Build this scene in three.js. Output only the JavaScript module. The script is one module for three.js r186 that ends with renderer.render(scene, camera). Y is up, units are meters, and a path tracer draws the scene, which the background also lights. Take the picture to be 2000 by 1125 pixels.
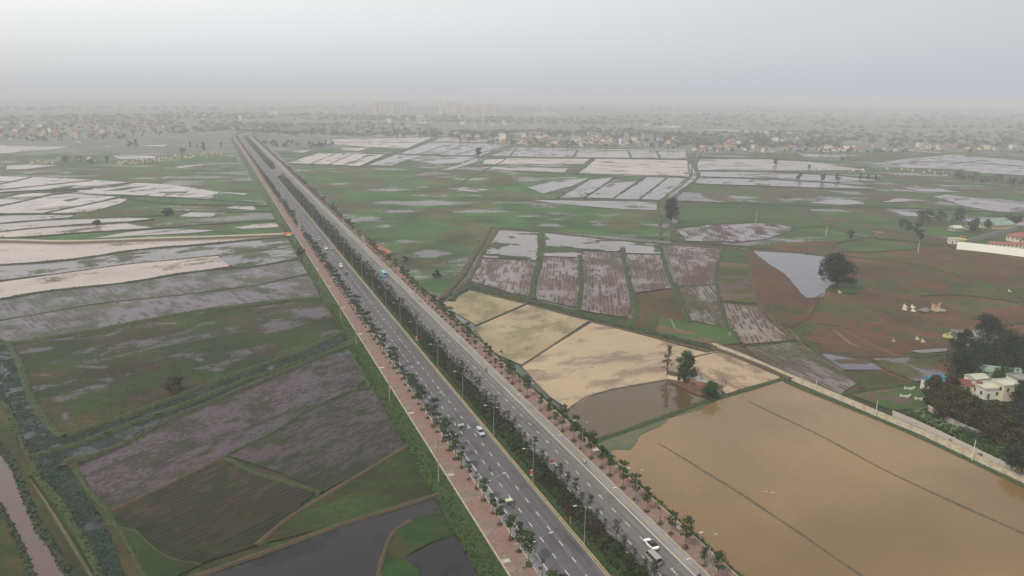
import * as THREE from 'three';
import { mergeGeometries } from 'three/addons/utils/BufferGeometryUtils.js';
import { MarchingCubes } from 'three/addons/objects/MarchingCubes.js';

// ---------------------------------------------------------------- camera, sky, sun, exposure, haze
const scene = new THREE.Scene();
const CAMH = 105, FOC = 1444, ROLL = 0.6 * Math.PI / 180;
const PITCH = Math.atan2((562.5 - 178) * Math.cos(ROLL) - (1000 - 400) * Math.sin(ROLL), FOC);
const camera = new THREE.PerspectiveCamera(2 * Math.atan(562.5 / FOC) * 180 / Math.PI, 2000 / 1125, 1, 80000);
camera.rotation.order = 'YXZ';
camera.position.set(0, CAMH, 0);
camera.rotation.set(-PITCH, 0, ROLL);
scene.add(camera);

const SUN_DIR = new THREE.Vector3(-0.43, 0.77, 0.475).normalize();
{
  // hazy white sky: a little brighter towards the sun's side, greyer and more violet low down
  const lerp0 = (a, b, t) => a + (b - a) * t, W = 512, Hh = 256, data = new Float32Array(W * Hh * 4);
  for (let j = 0; j < Hh; j++) for (let i = 0; i < W; i++) {
    const el = ((j + 0.5) / Hh - 0.5) * Math.PI, az = ((i + 0.5) / W - 0.5) * 2 * Math.PI;
    const x = Math.cos(el) * Math.cos(az), z = Math.cos(el) * Math.sin(az);
    const e = Math.max(0, el) * 180 / Math.PI;
    const up = 1 - Math.exp(-Math.pow(e / 5, 1.35));                                  // 0 at the horizon, 1 high up
    const az0 = Math.atan2(-0.17, -0.98), side = Math.pow(0.5 + 0.5 * Math.cos(az - az0), 1.3);   // 1 towards the bright side
    const b = lerp0(0.515 + 0.03 * side, 0.50 + 0.64 * side, up);
    const k = (j * W + i) * 4;
    const cool = 1 - up;
    const bl = (1 - side) * (0.35 + 0.65 * cool);
    data[k] = b * (1.0 - 0.05 * bl); data[k + 1] = b * (1.005 - 0.02 * bl); data[k + 2] = b * (0.995 + 0.1 * bl); data[k + 3] = 1;
  }
  const sky = new THREE.DataTexture(data, W, Hh, THREE.RGBAFormat, THREE.FloatType);
  sky.mapping = THREE.EquirectangularReflectionMapping; sky.magFilter = THREE.LinearFilter; sky.needsUpdate = true;
  scene.background = sky; scene.environment = sky;
}
const sun = new THREE.DirectionalLight(new THREE.Color().setRGB(1, 0.93, 0.82), 2.6);
sun.position.copy(SUN_DIR).multiplyScalar(1500); sun.position.z -= 500; sun.target.position.set(0, 0, -500);
sun.castShadow = true; sun.shadow.radius = 4; sun.shadow.mapSize.set(4096, 4096);
Object.assign(sun.shadow.camera, { left: -900, right: 900, top: 900, bottom: -900, near: 1, far: 4000 });
scene.add(sun, sun.target);
const renderer = new THREE.WebGLRenderer({ antialias: true });
renderer.toneMapping = THREE.LinearToneMapping;
renderer.toneMappingExposure = 1.06;
renderer.shadowMap.enabled = true;
scene.fog = new THREE.FogExp2(new THREE.Color().setRGB(0.965, 0.97, 1.0), 0.00029);

// ---------------------------------------------------------------- numbers
function rng(seed) { let a = seed >>> 0; return () => { a = (a + 0x6D2B79F5) | 0; let t = Math.imul(a ^ (a >>> 15), 1 | a); t = (t + Math.imul(t ^ (t >>> 7), 61 | t)) ^ t; return ((t ^ (t >>> 14)) >>> 0) / 4294967296; }; }
const HASH = new Float32Array(65536); { const r = rng(77); for (let i = 0; i < 65536; i++) HASH[i] = r(); }
function noise(x, y) {                                                // value noise, 0..1
  const xi = Math.floor(x), yi = Math.floor(y); let fx = x - xi, fy = y - yi;
  fx = fx * fx * (3 - 2 * fx); fy = fy * fy * (3 - 2 * fy);
  const a = (xi * 73 + yi * 9277) & 65535, b = (a + 73) & 65535, c = (a + 9277) & 65535, d = (a + 9350) & 65535;
  const p = HASH[a], q = HASH[b], r = HASH[c], s = HASH[d];
  return p + (q - p) * fx + (r - p + (p - q - r + s) * fx) * fy;
}
function fbm(x, y, o = 4) { let s = 0, a = 0.5, n = 0; for (let i = 0; i < o; i++) { s += a * noise(x, y); n += a; a *= 0.5; x = x * 2.03 + 17.3; y = y * 2.03 + 5.7; } return s / n; }
const sstep = (a, b, x) => { const t = Math.min(1, Math.max(0, (x - a) / (b - a))); return t * t * (3 - 2 * t); };
const lerp = (a, b, t) => a + (b - a) * t;
const GY = -1.1;                                                      // level of the fields below the road
const cR = Math.cos(ROLL), sR = Math.sin(ROLL), cP = Math.cos(PITCH), sP = Math.sin(PITCH);
function U(px, py, h = GY) {                                          // a photo pixel on the level h
  const u = px - 1000, v = py - 562.5, xr = u * cR + v * sR, yr = -u * sR + v * cR;
  const dy = yr * cP + FOC * sP, dz = -(FOC * cP - yr * sP), t = (CAMH - h) / dy;
  return new THREE.Vector3(xr * t, h, dz * t);
}
const P2 = (list, h = GY) => list.map(([x, y]) => { const p = U(x, y, h); return [p.x, p.z]; });
function pxPerM(x, z, y = 0) { return FOC / (-z * cP + (CAMH - y) * sP); }

// ---------------------------------------------------------------- objects
const used = {};
function numbered(n) { const k = used[n] = (used[n] ?? -1) + 1; return k ? `${n}_${String(k).padStart(3, '0')}` : n; }
const shade = o => { o.traverse(c => { if (c.isMesh) { c.castShadow = true; c.receiveShadow = true; } }); return o; };
function tag(o, label, category, group, kind) { if (label) o.userData.label = label; if (category) o.userData.category = category; if (group) o.userData.group = group; if (kind) o.userData.kind = kind; return o; }
function top(o, name, label, category, group, kind) { o.name = numbered(name); tag(o, label, category, group, kind); shade(o); scene.add(o); return o; }
function group(name, label, category, [x, y, z], turn, grp) { const g = new THREE.Group(); g.position.set(x, y, z); g.rotation.y = turn || 0; top(g, name, label, category, grp); return g; }
function part(parent, name, geo, mat) { const m = new THREE.Mesh(geo, mat); m.name = name; m.castShadow = m.receiveShadow = true; parent.add(m); return m; }
function dup(root, [x, y, z], turn, scale, label, grp) {
  const c = root.clone(); c.name = numbered(root.name.replace(/_\d{3}$/, '')); c.position.set(x, y, z); c.rotation.y = turn || 0;
  if (scale) c.scale.set(...(Array.isArray(scale) ? scale : [scale, scale, scale]));
  c.userData = { ...root.userData }; if (label) c.userData.label = label; if (grp) c.userData.group = grp;
  scene.add(c); return c;
}
const rgb = (r, g, b) => new THREE.Color().setRGB(r, g, b);
const s255 = (r, g, b) => new THREE.Color().setRGB(r / 255, g / 255, b / 255, THREE.SRGBColorSpace);
const std = (color, roughness = 0.9, extra = {}) => new THREE.MeshStandardMaterial({ color: color.isColor ? color : s255(...color), roughness, ...extra });
const phys = (color, roughness, extra = {}) => new THREE.MeshPhysicalMaterial({ color: color.isColor ? color : s255(...color), roughness, ...extra });

// geometry collector: quads, boxes, bars
class MB {
  constructor() { this.p = []; this.i = []; this.u = []; this.c = []; this.col = null; }
  v(x, y, z, u = 0, w = 0) { this.p.push(x, y, z); this.u.push(u, w); if (this.col) this.c.push(...this.col); return this.p.length / 3 - 1; }
  quad(a, b, c, d) { this.i.push(a, b, c, a, c, d); return this; }
  face(pts) { const k = pts.map(q => this.v(...q)); for (let i = 1; i < k.length - 1; i++) this.i.push(k[0], k[i], k[i + 1]); return this; }
  box(x0, y0, z0, x1, y1, z1, m) {
    const q = (a, b, c) => { let v = new THREE.Vector3(a, b, c); if (m) v.applyMatrix4(m); return [v.x, v.y, v.z]; };
    const A = q(x0, y0, z0), B = q(x1, y0, z0), C = q(x1, y0, z1), D = q(x0, y0, z1), E = q(x0, y1, z0), G = q(x1, y1, z0), I = q(x1, y1, z1), J = q(x0, y1, z1);
    return this.face([D, C, I, J]).face([B, A, E, G]).face([A, D, J, E]).face([C, B, G, I]).face([J, I, G, E]).face([A, B, C, D]);
  }
  bar(a, b, r0, r1, n = 6) {
    const A = new THREE.Vector3(...a), B = new THREE.Vector3(...b), d = B.clone().sub(A).normalize();
    const s = Math.abs(d.y) < 0.9 ? new THREE.Vector3(0, 1, 0) : new THREE.Vector3(1, 0, 0), e1 = s.clone().cross(d).normalize(), e2 = d.clone().cross(e1);
    const ra = [], rb = [];
    for (let k = 0; k < n; k++) { const c = Math.cos(k / n * 6.28318), q = Math.sin(k / n * 6.28318);
      ra.push(this.v(A.x + (e1.x * c + e2.x * q) * r0, A.y + (e1.y * c + e2.y * q) * r0, A.z + (e1.z * c + e2.z * q) * r0, k / n, 0));
      rb.push(this.v(B.x + (e1.x * c + e2.x * q) * r1, B.y + (e1.y * c + e2.y * q) * r1, B.z + (e1.z * c + e2.z * q) * r1, k / n, 1)); }
    for (let k = 0; k < n; k++) { const l = (k + 1) % n; this.quad(ra[k], ra[l], rb[l], rb[k]); }
    for (let k = 1; k < n - 1; k++) this.i.push(rb[0], rb[k], rb[k + 1]);
    return this;
  }
  geo() {
    const g = new THREE.BufferGeometry(); g.setAttribute('position', new THREE.Float32BufferAttribute(this.p, 3)); g.setAttribute('uv', new THREE.Float32BufferAttribute(this.u, 2));
    if (this.c.length) g.setAttribute('color', new THREE.Float32BufferAttribute(this.c, 3));
    g.setIndex(this.i); g.computeVertexNormals(); return g;
  }
}
function tex(w, h, fn, srgb = true) {                                 // fn(u, v) -> [r, g, b] 0..255
  const d = new Uint8Array(w * h * 4);
  for (let j = 0; j < h; j++) for (let i = 0; i < w; i++) { const c = fn((i + 0.5) / w, (j + 0.5) / h), k = (j * w + i) * 4; d[k] = c[0]; d[k + 1] = c[1]; d[k + 2] = c[2]; d[k + 3] = 255; }
  const t = new THREE.DataTexture(d, w, h, THREE.RGBAFormat); t.magFilter = THREE.LinearFilter; t.wrapS = t.wrapT = THREE.RepeatWrapping; if (srgb) t.colorSpace = THREE.SRGBColorSpace; t.needsUpdate = true; return t;
}
function tnoise(u, v, f, seed = 0) {                                  // noise that repeats over the unit square
  const x = u * f, y = v * f, w1 = u, w2 = v, o = seed * 31.7;
  return (noise(x + o, y + o) * (1 - w1) + noise(x - f + o, y + o) * w1) * (1 - w2) + (noise(x + o, y - f + o) * (1 - w1) + noise(x - f + o, y - f + o) * w1) * w2;
}
const cl = x => x < 0 ? 0 : x > 255 ? 255 : x;
// ---------------------------------------------------------------- road frame: off (m, + towards the grass verge with the power poles), t (m along, + towards the viewer)
const RO = [-14.2435, -235.2827], RD = [0.375574, 0.926792], RN = [-0.926792, 0.375574], T_END = 135, T_BEND = -1640, T_FAR = -2450;
function R(off, t, y = 0) {
  if (t >= T_BEND) return new THREE.Vector3(RO[0] + RN[0] * off + RD[0] * t, y, RO[1] + RN[1] * off + RD[1] * t);
  const rad = 700, a = Math.min((T_BEND - t) / rad, 0.62), bx = RO[0] + RD[0] * T_BEND, bz = RO[1] + RD[1] * T_BEND;
  // turning towards -off as t falls
  const fx = -RD[0], fz = -RD[1], sx = -RN[0], sz = -RN[1], rest = Math.max(0, T_BEND - t - 0.62 * rad);
  const hx = fx * Math.cos(a) + sx * Math.sin(a), hz = fz * Math.cos(a) + sz * Math.sin(a);
  const cx = bx + fx * rad * Math.sin(a) + sx * rad * (1 - Math.cos(a)) + hx * rest, cz = bz + fz * rad * Math.sin(a) + sz * rad * (1 - Math.cos(a)) + hz * rest;
  const nx = -(sx * Math.cos(a) - fx * Math.sin(a)), nz = -(sz * Math.cos(a) - fz * Math.sin(a));
  return new THREE.Vector3(cx + nx * off, y, cz + nz * off);
}
const ROAD_TURN = Math.atan2(RD[0], RD[1]);                           // local +z along the road towards the viewer
function tSteps(t0, t1) { const out = [t0]; let t = t0; while (t < t1 - 1e-6) { const step = t < T_BEND ? 30 : t < -400 ? 100 : 25; t = Math.min(t1, t + step); if (out[out.length - 1] < T_BEND && t > T_BEND) t = T_BEND; out.push(t); } return out; }
function ribbon(profile, t0, t1, mb = new MB(), vScale = 1) {         // profile: [off, y] points swept along the road
  const ts = tSteps(t0, t1), ks = [];
  for (const t of ts) { let s = 0; ks.push(profile.map(([o, y], i) => { if (i) s += Math.hypot(o - profile[i - 1][0], y - profile[i - 1][1]); const p = R(o, t, y); return mb.v(p.x, p.y, p.z, s, t * vScale); })); }
  for (let a = 0; a < ks.length - 1; a++) for (let b = 0; b < profile.length - 1; b++) mb.quad(ks[a][b], ks[a + 1][b], ks[a + 1][b + 1], ks[a][b + 1]);
  return mb;
}
const structure = (name, geo, mat, label) => top(new THREE.Mesh(geo, mat), name, label, null, null, 'structure');
const flat = g => g.toNonIndexed ? (() => { const q = g.toNonIndexed(); q.computeVertexNormals(); return q; })() : g;

// asphalt: grain, wheel tracks, patches; 14 m across by 256 m along
function asphalt(base, seed, lanes, dusty) {
  const r = rng(seed), patches = []; for (let k = 0; k < 26; k++) patches.push([r(), r(), 0.03 + 0.10 * r(), 0.004 + 0.02 * r(), r() < 0.7 ? -1 : 0.7]);
  const t = tex(256, 2048, (u, v) => {
    const x = u * 14;
    let k = 0.9 + 0.12 * tnoise(u, v, 24, seed) + 0.10 * (tnoise(u, v * 1, 8, seed + 3) - 0.5) + 0.16 * (HASH[((u * 256 | 0) * 131 + (v * 2048 | 0) * 769 + seed) & 65535] - 0.5);
    const streak = noise(x * 2.2 + seed, v * 9) * 0.6 + noise(x * 5 + seed, v * 30) * 0.4;
    k -= 0.2 * (streak - 0.4);
    const du_ = dusty > 0 ? x - dusty : -dusty - x, edge = sstep(-0.8, 1.2, du_ + 1.2 * (noise(v * 60, 3 + seed) - 0.5)); k += 0.16 * edge - 0.07 * (1 - edge) * sstep(0, 4, -du_);
    for (const c of lanes) { const d1 = Math.abs(x - c - 0.9), d2 = Math.abs(x - c + 0.9); k -= 0.1 * Math.exp(-d1 * d1 * 5) + 0.1 * Math.exp(-d2 * d2 * 5); k -= 0.06 * Math.exp(-(x - c) * (x - c) * 3) * noise(v * 40, c); }
    for (const p of patches) { const du = Math.abs(u - p[0]) / p[2], dv = Math.abs(v - p[1]) / p[3]; if (du < 1 && dv < 1) k += 0.09 * p[4] * sstep(1, 0.85, Math.max(du, dv)); }
    return [cl(base[0] * k), cl(base[1] * k), cl(base[2] * k)];
  });
  t.repeat.set(1 / 14, 1 / 256); return t;
}
const matRoadL = std([255, 255, 255], 0.82, { map: asphalt([98, 94, 97], 5, [4.25, 7.9, 11.8], -2.6) });
const matRoadR = std([255, 255, 255], 0.85, { map: asphalt([114, 110, 107], 9, [1.6, 4.6, 8.1], 10.2) });
const speck = (base, seed, amp = 0.35, f = 40) => { const t = tex(256, 256, (u, v) => { const k = 1 - amp * 0.5 + amp * (0.55 * tnoise(u, v, f, seed) + 0.25 * tnoise(u, v, f / 5, seed + 1) + 0.2 * HASH[((u * 256 | 0) * 331 + (v * 256 | 0) * 77 + seed * 991) & 65535]); return [cl(base[0] * k), cl(base[1] * k), cl(base[2] * k)]; }); return t; };
const paverTex = tex(512, 512, (u, v) => {                            // 16 m of small clay pavers, weathered
  const row = Math.floor(v * 80), brick = Math.floor(u * 40 + (row & 1) * 0.5);
  let k = 0.84 + 0.2 * HASH[(brick * 37 + row * 911) & 65535] + 0.16 * (tnoise(u, v, 6, 2) - 0.5) + 0.2 * (tnoise(u, v, 18, 4) - 0.5);
  const dirt = sstep(0.5, 0.75, tnoise(u, v, 5, 8));
  return [cl(lerp(128, 122, dirt) * k), cl(lerp(99, 104, dirt) * k), cl(lerp(89, 95, dirt) * k)];
});
paverTex.repeat.set(1 / 16, 1 / 16);
const matPaver = std([255, 255, 255], 0.92, { map: paverTex });
const concTex = speck([160, 152, 136], 3, 0.4, 30); concTex.repeat.set(1 / 8, 1 / 8);
const matKerb = std([255, 250, 235], 0.9, { map: concTex });
const matKerbY = std([250, 238, 208], 0.9, { map: concTex });
const matPaint = std([205, 203, 196], 0.7);
const matPaintY = std([208, 198, 160], 0.7);

{ // the setting of the road
  const bed = ribbon([[29.5, GY - 0.7], [26.4, GY + 0.12], [21.6, -0.12], [-27.7, -0.12], [-30, GY - 0.9]], T_FAR, T_END);
  structure('road_embankment', bed.geo(), std([255, 255, 255], 0.95, { map: (() => { const q = speck([42, 62, 24], 12, 0.7, 30); q.repeat.set(1 / 8, 1 / 8); return q; })() }));
  const L = structure('road_asphalt', ribbon([[14.2, 0], [0.36, 0.02]], T_FAR, T_END).geo(), matRoadL);
  const Rr = structure('road_asphalt', ribbon([[-8.56, 0.02], [-21.3, 0]], T_FAR, T_END).geo(), matRoadR);
  const xo = [[0.36, 0.02], [-8.56, 0.02]];
  structure('road_crossover', ribbon(xo, -872, -772).geo(), matRoadR);
  // kerbs
  const kerb = (name, o0, o1, h, mat, t0 = T_FAR, t1 = T_END) => structure(name, flat(ribbon([[o0, -0.1], [o0, h], [o1, h], [o1, -0.1]], t0, t1).geo()), mat);
  for (const [a, b] of [[T_FAR, -872], [-772, T_END]]) {
    kerb('kerb', 0.36, 0.08, 0.16, matKerbY, a, b); kerb('kerb', -0.22, -0.5, 0.2, matKerbY, a, b); kerb('kerb', -8.26, -8.56, 0.18, matKerb, a, b);
    structure('drain_channel', ribbon([[0.08, 0.05], [-0.22, 0.05]], a, b).geo(), std([70, 64, 58], 0.95));
    structure('median_soil', ribbon([[-0.5, 0.1], [-3, 0.22], [-6, 0.22], [-8.26, 0.1]], a, b).geo(), std([255, 255, 255], 0.95, { map: (() => { const q = speck([40, 54, 22], 14, 0.8, 40); q.repeat.set(1 / 8, 1 / 8); return q; })() }));
  }
  kerb('kerb', 14.5, 14.2, 0.15, matKerb); kerb('kerb', -21.3, -21.62, 0.15, matKerb);
  structure('pavement', ribbon([[20.5, 0.13], [14.5, 0.13]], T_FAR, T_END).geo(), matPaver);
  structure('pavement', ribbon([[-21.62, 0.13], [-27.3, 0.13]], T_FAR, T_END).geo(), matPaver);
  kerb('pavement_edge', 20.85, 20.5, 0.24, matKerb); kerb('pavement_edge', -27.3, -27.55, 0.2, matKerb);
  // painted lines: the dashes one by one as far as they can be told apart
  const strip = (o, w, t0, t1, y = 0.026) => ribbon([[o + w / 2, y], [o - w / 2, y]], t0, t1);
  part(L, 'edge_line', strip(11.8, 0.18, T_FAR, T_END).geo(), matPaint);
  part(Rr, 'edge_line', strip(-18.5, 0.2, T_FAR, T_END).geo(), matPaintY);
  for (const [road, o, ph] of [[L, 4.45, 3.1], [L, 8.1, 0], [Rr, -11.25, 1.6], [Rr, -14.9, 1.6]]) {
    const far = new MB(), P = 7.0;
    for (let t = T_END - 8 + ph; t > T_FAR; t -= P) {
      if (t > -150) part(road, 'lane_dash', strip(o, 0.17, t, t + 2.2).geo(), matPaint); else strip(o, 0.19, t, t + 2.2, far.y);
      if (t <= -150) { const q = [R(o + 0.09, t, 0.026), R(o - 0.09, t, 0.026), R(o - 0.09, t + 2.2, 0.026), R(o + 0.09, t + 2.2, 0.026)].map(p => far.v(p.x, p.y, p.z)); far.quad(q[0], q[3], q[2], q[1]); }
    }
    const m = part(road, 'lane_markings', far.geo(), matPaint); m.userData.kind = 'stuff';
  }
}
// ---------------------------------------------------------------- fields: each a sheet with its own computed soil, water and crop map
function toPx(x, z, h = GY) {                                         // world -> photo pixel, the inverse of U()
  const dy = CAMH - h, f = -z * cP + dy * sP, yr = (dy * cP + z * sP) / f * FOC, xr = x / f * FOC;
  return [1000 + xr * cR - yr * sR, 562.5 + xr * sR + yr * cR];
}
let fieldCount = 0, texPixels = 0;
function polyGeo(poly, y, uvOf) {
  const pts = poly.map(p => new THREE.Vector2(p[0], p[1])), tri = THREE.ShapeUtils.triangulateShape(pts, []);
  const g = new THREE.BufferGeometry(), pos = [], uv = [], idx = [];
  for (const [x, z] of poly) { pos.push(x, y, z); uv.push(...uvOf(x, z)); }
  const area = THREE.ShapeUtils.area(pts);
  for (const t of tri) area > 0 ? idx.push(t[0], t[2], t[1]) : idx.push(t[0], t[1], t[2]);
  g.setAttribute('position', new THREE.Float32BufferAttribute(pos, 3)); g.setAttribute('uv', new THREE.Float32BufferAttribute(uv, 2)); g.setIndex(idx); g.computeVertexNormals();
  return g;
}
function rough(poly, amp, step, seed) {                               // an outline with natural wander
  const out = [], n = poly.length;
  for (let k = 0; k < n; k++) { const a = poly[k], b = poly[(k + 1) % n], L = Math.hypot(b[0] - a[0], b[1] - a[1]), m = Math.max(1, Math.min(60, Math.round(L / step)));
    for (let i = 0; i < m; i++) { const f = i / m, x = lerp(a[0], b[0], f), z = lerp(a[1], b[1], f); out.push([x + (fbm(x / step / 2 + seed, z / step / 2, 3) - 0.5) * 2 * amp, z + (fbm(x / step / 2 + 40 + seed, z / step / 2 + 9, 3) - 0.5) * 2 * amp]); } }
  return out;
}
const PAGE = 2048, pages = [];                                        // the field maps share a few large sheets
function allot(w, h) {
  let pg = pages[pages.length - 1];
  const fits = p => { if (p.x + w > PAGE) { p.y += p.h; p.x = 0; p.h = 0; } return p.y + h <= PAGE; };
  if (!pg || !fits(pg)) {
    const mk = (d, n, srgb) => { const t = new THREE.DataTexture(d, n, n, THREE.RGBAFormat); t.magFilter = THREE.LinearFilter; t.wrapS = t.wrapT = THREE.ClampToEdgeWrapping; if (srgb) t.colorSpace = THREE.SRGBColorSpace; t.needsUpdate = true; return t; };
    pg = { x: 0, y: 0, h: 0, col: new Uint8Array(PAGE * PAGE * 4), rgh: new Uint8Array(PAGE * PAGE) }; pages.push(pg);
    pg.mat = phys([255, 255, 255], 1, { map: mk(pg.col, PAGE, true), roughnessMap: mk(pg.rgh, PAGE / 2, false), ior: 1.36 });
  }
  const at = { page: pg, ax: pg.x, ay: pg.y }; pg.x += w + (w & 1); pg.h = Math.max(pg.h, h + (h & 1)); return at;
}
function F(name, px, o) {
  const k = fieldCount++, y = (o.y ?? GY) + k * 0.0014;
  let poly = P2(px, y); if (o.wander) poly = rough(poly, o.wander, o.step ?? o.wander * 2, k * 3.1);
  let d0, d1; { const e = o.dir ? P2(o.dir, y) : [poly[0], poly[1]]; const a = Math.atan2(e[1][1] - e[0][1], e[1][0] - e[0][0]); d0 = Math.cos(a); d1 = Math.sin(a); }
  const loc = (x, z) => [x * d0 + z * d1, -x * d1 + z * d0];
  let u0 = 1e9, u1 = -1e9, v0 = 1e9, v1 = -1e9, near = 1e9;
  for (const [x, z] of poly) { const [u, v] = loc(x, z); u0 = Math.min(u0, u); u1 = Math.max(u1, u); v0 = Math.min(v0, v); v1 = Math.max(v1, v); near = Math.min(near, Math.hypot(x, z)); }
  if (o.mat) return structure(name, polyGeo(poly, y, (x, z) => loc(x, z)), o.mat);
  const res = o.res ?? Math.max(0.2, near * 0.0011), W = Math.max(16, Math.min(1400, Math.round((u1 - u0) / res))), Hh = Math.max(16, Math.min(1400, Math.round((v1 - v0) / res)));
  const { page, ax, ay } = allot(W + 4, Hh + 4), col = page.col, rgh = page.rgh; texPixels += W * Hh;
  const A = o.a, B = o.b ?? o.a, C = o.c, sc = o.sc ?? 12, an = o.an ?? 1.6, cov = o.cov ?? 0, ed = o.edge ?? 0.1, fw = o.fine ?? 0.25, seed = k * 13.7;
  const tracks = (o.tracks ?? []).map(t => ({ p: P2(t.p, y), w: t.w, c: t.c }));
  const pxm = 1 / res;
  for (let j = -2; j < Hh + 2; j++) for (let i = -2; i < W + 2; i++) {
    const u = u0 + (i + 0.5) / W * (u1 - u0), v = v0 + (j + 0.5) / Hh * (v1 - v0), x = u * d0 - v * d1, z = u * d1 + v * d0;
    const q = toPx(x, z, y), w1 = fbm(u / (sc * an) + seed, v / sc + seed, 4);
    let m = (w1 - 0.5) * 2.4 + 0.5;
    if (o.row) { const wob = (noise(u / 18 + seed, v / 18) - 0.5) * o.row * (o.wob ?? 0.8); const s = Math.sin(6.28318 * (v + wob) / o.row); m += (o.rowW ?? 0.3) * s * (0.35 + 0.9 * noise(u / 9 + 7, v / 9 + seed)); }
    const f1 = noise(u / 1.7 + seed, v / 1.1), f2 = HASH[(i * 197 + j * 3571 + k * 77) & 65535];
    m += fw * (f1 - 0.5) + fw * 0.8 * (f2 - 0.5);
    if (o.spots) for (const s of o.spots) { const wx = (noise(u / 6 + seed, v / 6) - 0.5) * 0.7, dx = (q[0] - s[0]) / s[2] + wx, dy = (q[1] - s[1]) / s[3] + wx * 0.6, r2 = dx * dx + dy * dy; if (r2 < 5) m += s[4] * Math.exp(-r2 * 1.6); }
    const veg = sstep(1 - cov - ed, 1 - cov + ed, m);
    let r = lerp(A[0], B[0], veg), g = lerp(A[1], B[1], veg), b = lerp(A[2], B[2], veg), ro = lerp(o.ra ?? 0.9, o.rb ?? o.ra ?? 0.9, veg);
    if (C) { const w2 = sstep(1 - (o.cc ?? 0.3) - 0.12, 1 - (o.cc ?? 0.3) + 0.12, (fbm(u / (o.csc ?? 9) + seed + 50, v / (o.csc ?? 9) / 1.3 + 20, 4) - 0.5) * 2.4 + 0.5 + 0.3 * (f2 - 0.5)) * (o.cOn === 'veg' ? veg : 1); r = lerp(r, C[0], w2); g = lerp(g, C[1], w2); b = lerp(b, C[2], w2); ro = lerp(ro, o.rc ?? 0.9, w2); }
    for (const t of tracks) for (let s = 0; s < t.p.length - 1; s++) {
      const [ax, az] = t.p[s], [bx, bz] = t.p[s + 1], lx = bx - ax, lz = bz - az, h = Math.max(0, Math.min(1, ((x - ax) * lx + (z - az) * lz) / (lx * lx + lz * lz))), dd = Math.hypot(x - ax - h * lx, z - az - h * lz) + (f1 - 0.5) * t.w * 0.7;
      if (dd < t.w) { const e = sstep(t.w, t.w * 0.4, dd) * 0.85; r = lerp(r, t.c[0], e); g = lerp(g, t.c[1], e); b = lerp(b, t.c[2], e); } }
    if (o.rowOrGlint) { const [len, gap, dens, sc3] = o.rowOrGlint, rowI = Math.floor(v / gap), fr = Math.abs(v / gap - rowI - 0.5), on = noise(u / len + rowI * 17.31, rowI * 5.7) + 0.5 * (fbm(u / 14 + seed, v / 14, 3) - 0.5) * 2 - dens; if (on > 0 && fr < 0.34) { const e = Math.min(1, on * 7) * (fr < 0.22 ? 0.9 : 0.5); r = lerp(r, sc3[0], e); g = lerp(g, sc3[1], e); b = lerp(b, sc3[2], e); ro = lerp(ro, 0.9, e); } }
    { const L = 0.3 * r + 0.6 * g + 0.1 * b, sa = o.sat ?? 1.3, dk = o.dark ?? 0.84; r = (L + (r - L) * sa) * dk; g = (L + (g - L) * sa) * dk; b = (L + (b - L) * sa) * dk; }
    const tn = 1 + (o.tone ?? 0.22) * (fbm(x / 22 + 3, z / 22 + seed, 3) - 0.5) * 2 + (o.grain ?? 0.22) * (lerp(0.25, 1, veg)) * ((f2 - 0.5) + (f1 - 0.5) * 0.8);
    const X = ax + 2 + i, Y = ay + 2 + j, p = (Y * PAGE + X) * 4; col[p] = cl(r * tn); col[p + 1] = cl(g * tn); col[p + 2] = cl(b * tn); col[p + 3] = 255;
    if (!(X & 1) && !(Y & 1)) { const p2 = ((Y >> 1) * (PAGE / 2) + (X >> 1)) * 4; rgh[p2] = rgh[p2 + 1] = rgh[p2 + 2] = cl(ro * 255); rgh[p2 + 3] = 255; }
  }
  return structure(name, polyGeo(poly, y, (x, z) => { const [u, v] = loc(x, z); return [(ax + 2 + (u - u0) / (u1 - u0) * W) / PAGE, (ay + 2 + (v - v0) / (v1 - v0) * Hh) / PAGE]; }), page.mat);
}
// still flood water over silt
const water = (c, r = 0.07) => phys(c, r, { ior: 1.333 });
const silty = (a, cov = 0.06) => ({ a, ra: 0.17, b: [84, 86, 70], rb: 0.9, cov, sc: 12, an: 2.4, edge: 0.12, fine: 0.5, tone: 0.14, grain: 0.12, dark: 0.95, sat: 1.05 });
const W_PALE = silty([130, 116, 112], 0.05), W_PINK = silty([152, 132, 120], 0.02), W_GREY = silty([104, 94, 98], 0.06), W_SILVER = silty([150, 136, 130], 0.04);

// base sheet out to the horizon
{
  const t = tex(512, 512, (u, v) => { const n = 0.5 * tnoise(u, v, 10, 1) + 0.3 * tnoise(u, v, 40, 2) + 0.2 * tnoise(u, v, 120, 3), w = sstep(0.50, 0.66, tnoise(u, v, 14, 5) * 0.7 + 0.3 * tnoise(u, v, 50, 6)); return [cl(lerp(80, 106, w) * (0.7 + 0.6 * n)), cl(lerp(88, 106, w) * (0.7 + 0.6 * n)), cl(lerp(80, 102, w) * (0.7 + 0.6 * n))]; });
  t.repeat.set(160, 160);
  const g = new THREE.PlaneGeometry(70000, 70000); g.rotateX(-Math.PI / 2); g.translate(0, GY - 0.6, -9000);
  structure('ground', g, std([255, 255, 255], 0.95, { map: t }));
}
const GREEN = [58, 78, 40], GREEN2 = [70, 84, 40], DGREEN = [46, 64, 38], OLIVE = [84, 86, 46], MUD = [84, 70, 68], MUDD = [60, 52, 52], RED = [98, 68, 50], BEIGE = [176, 148, 108];
const BASE = { y: GY - 0.32 };

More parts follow.
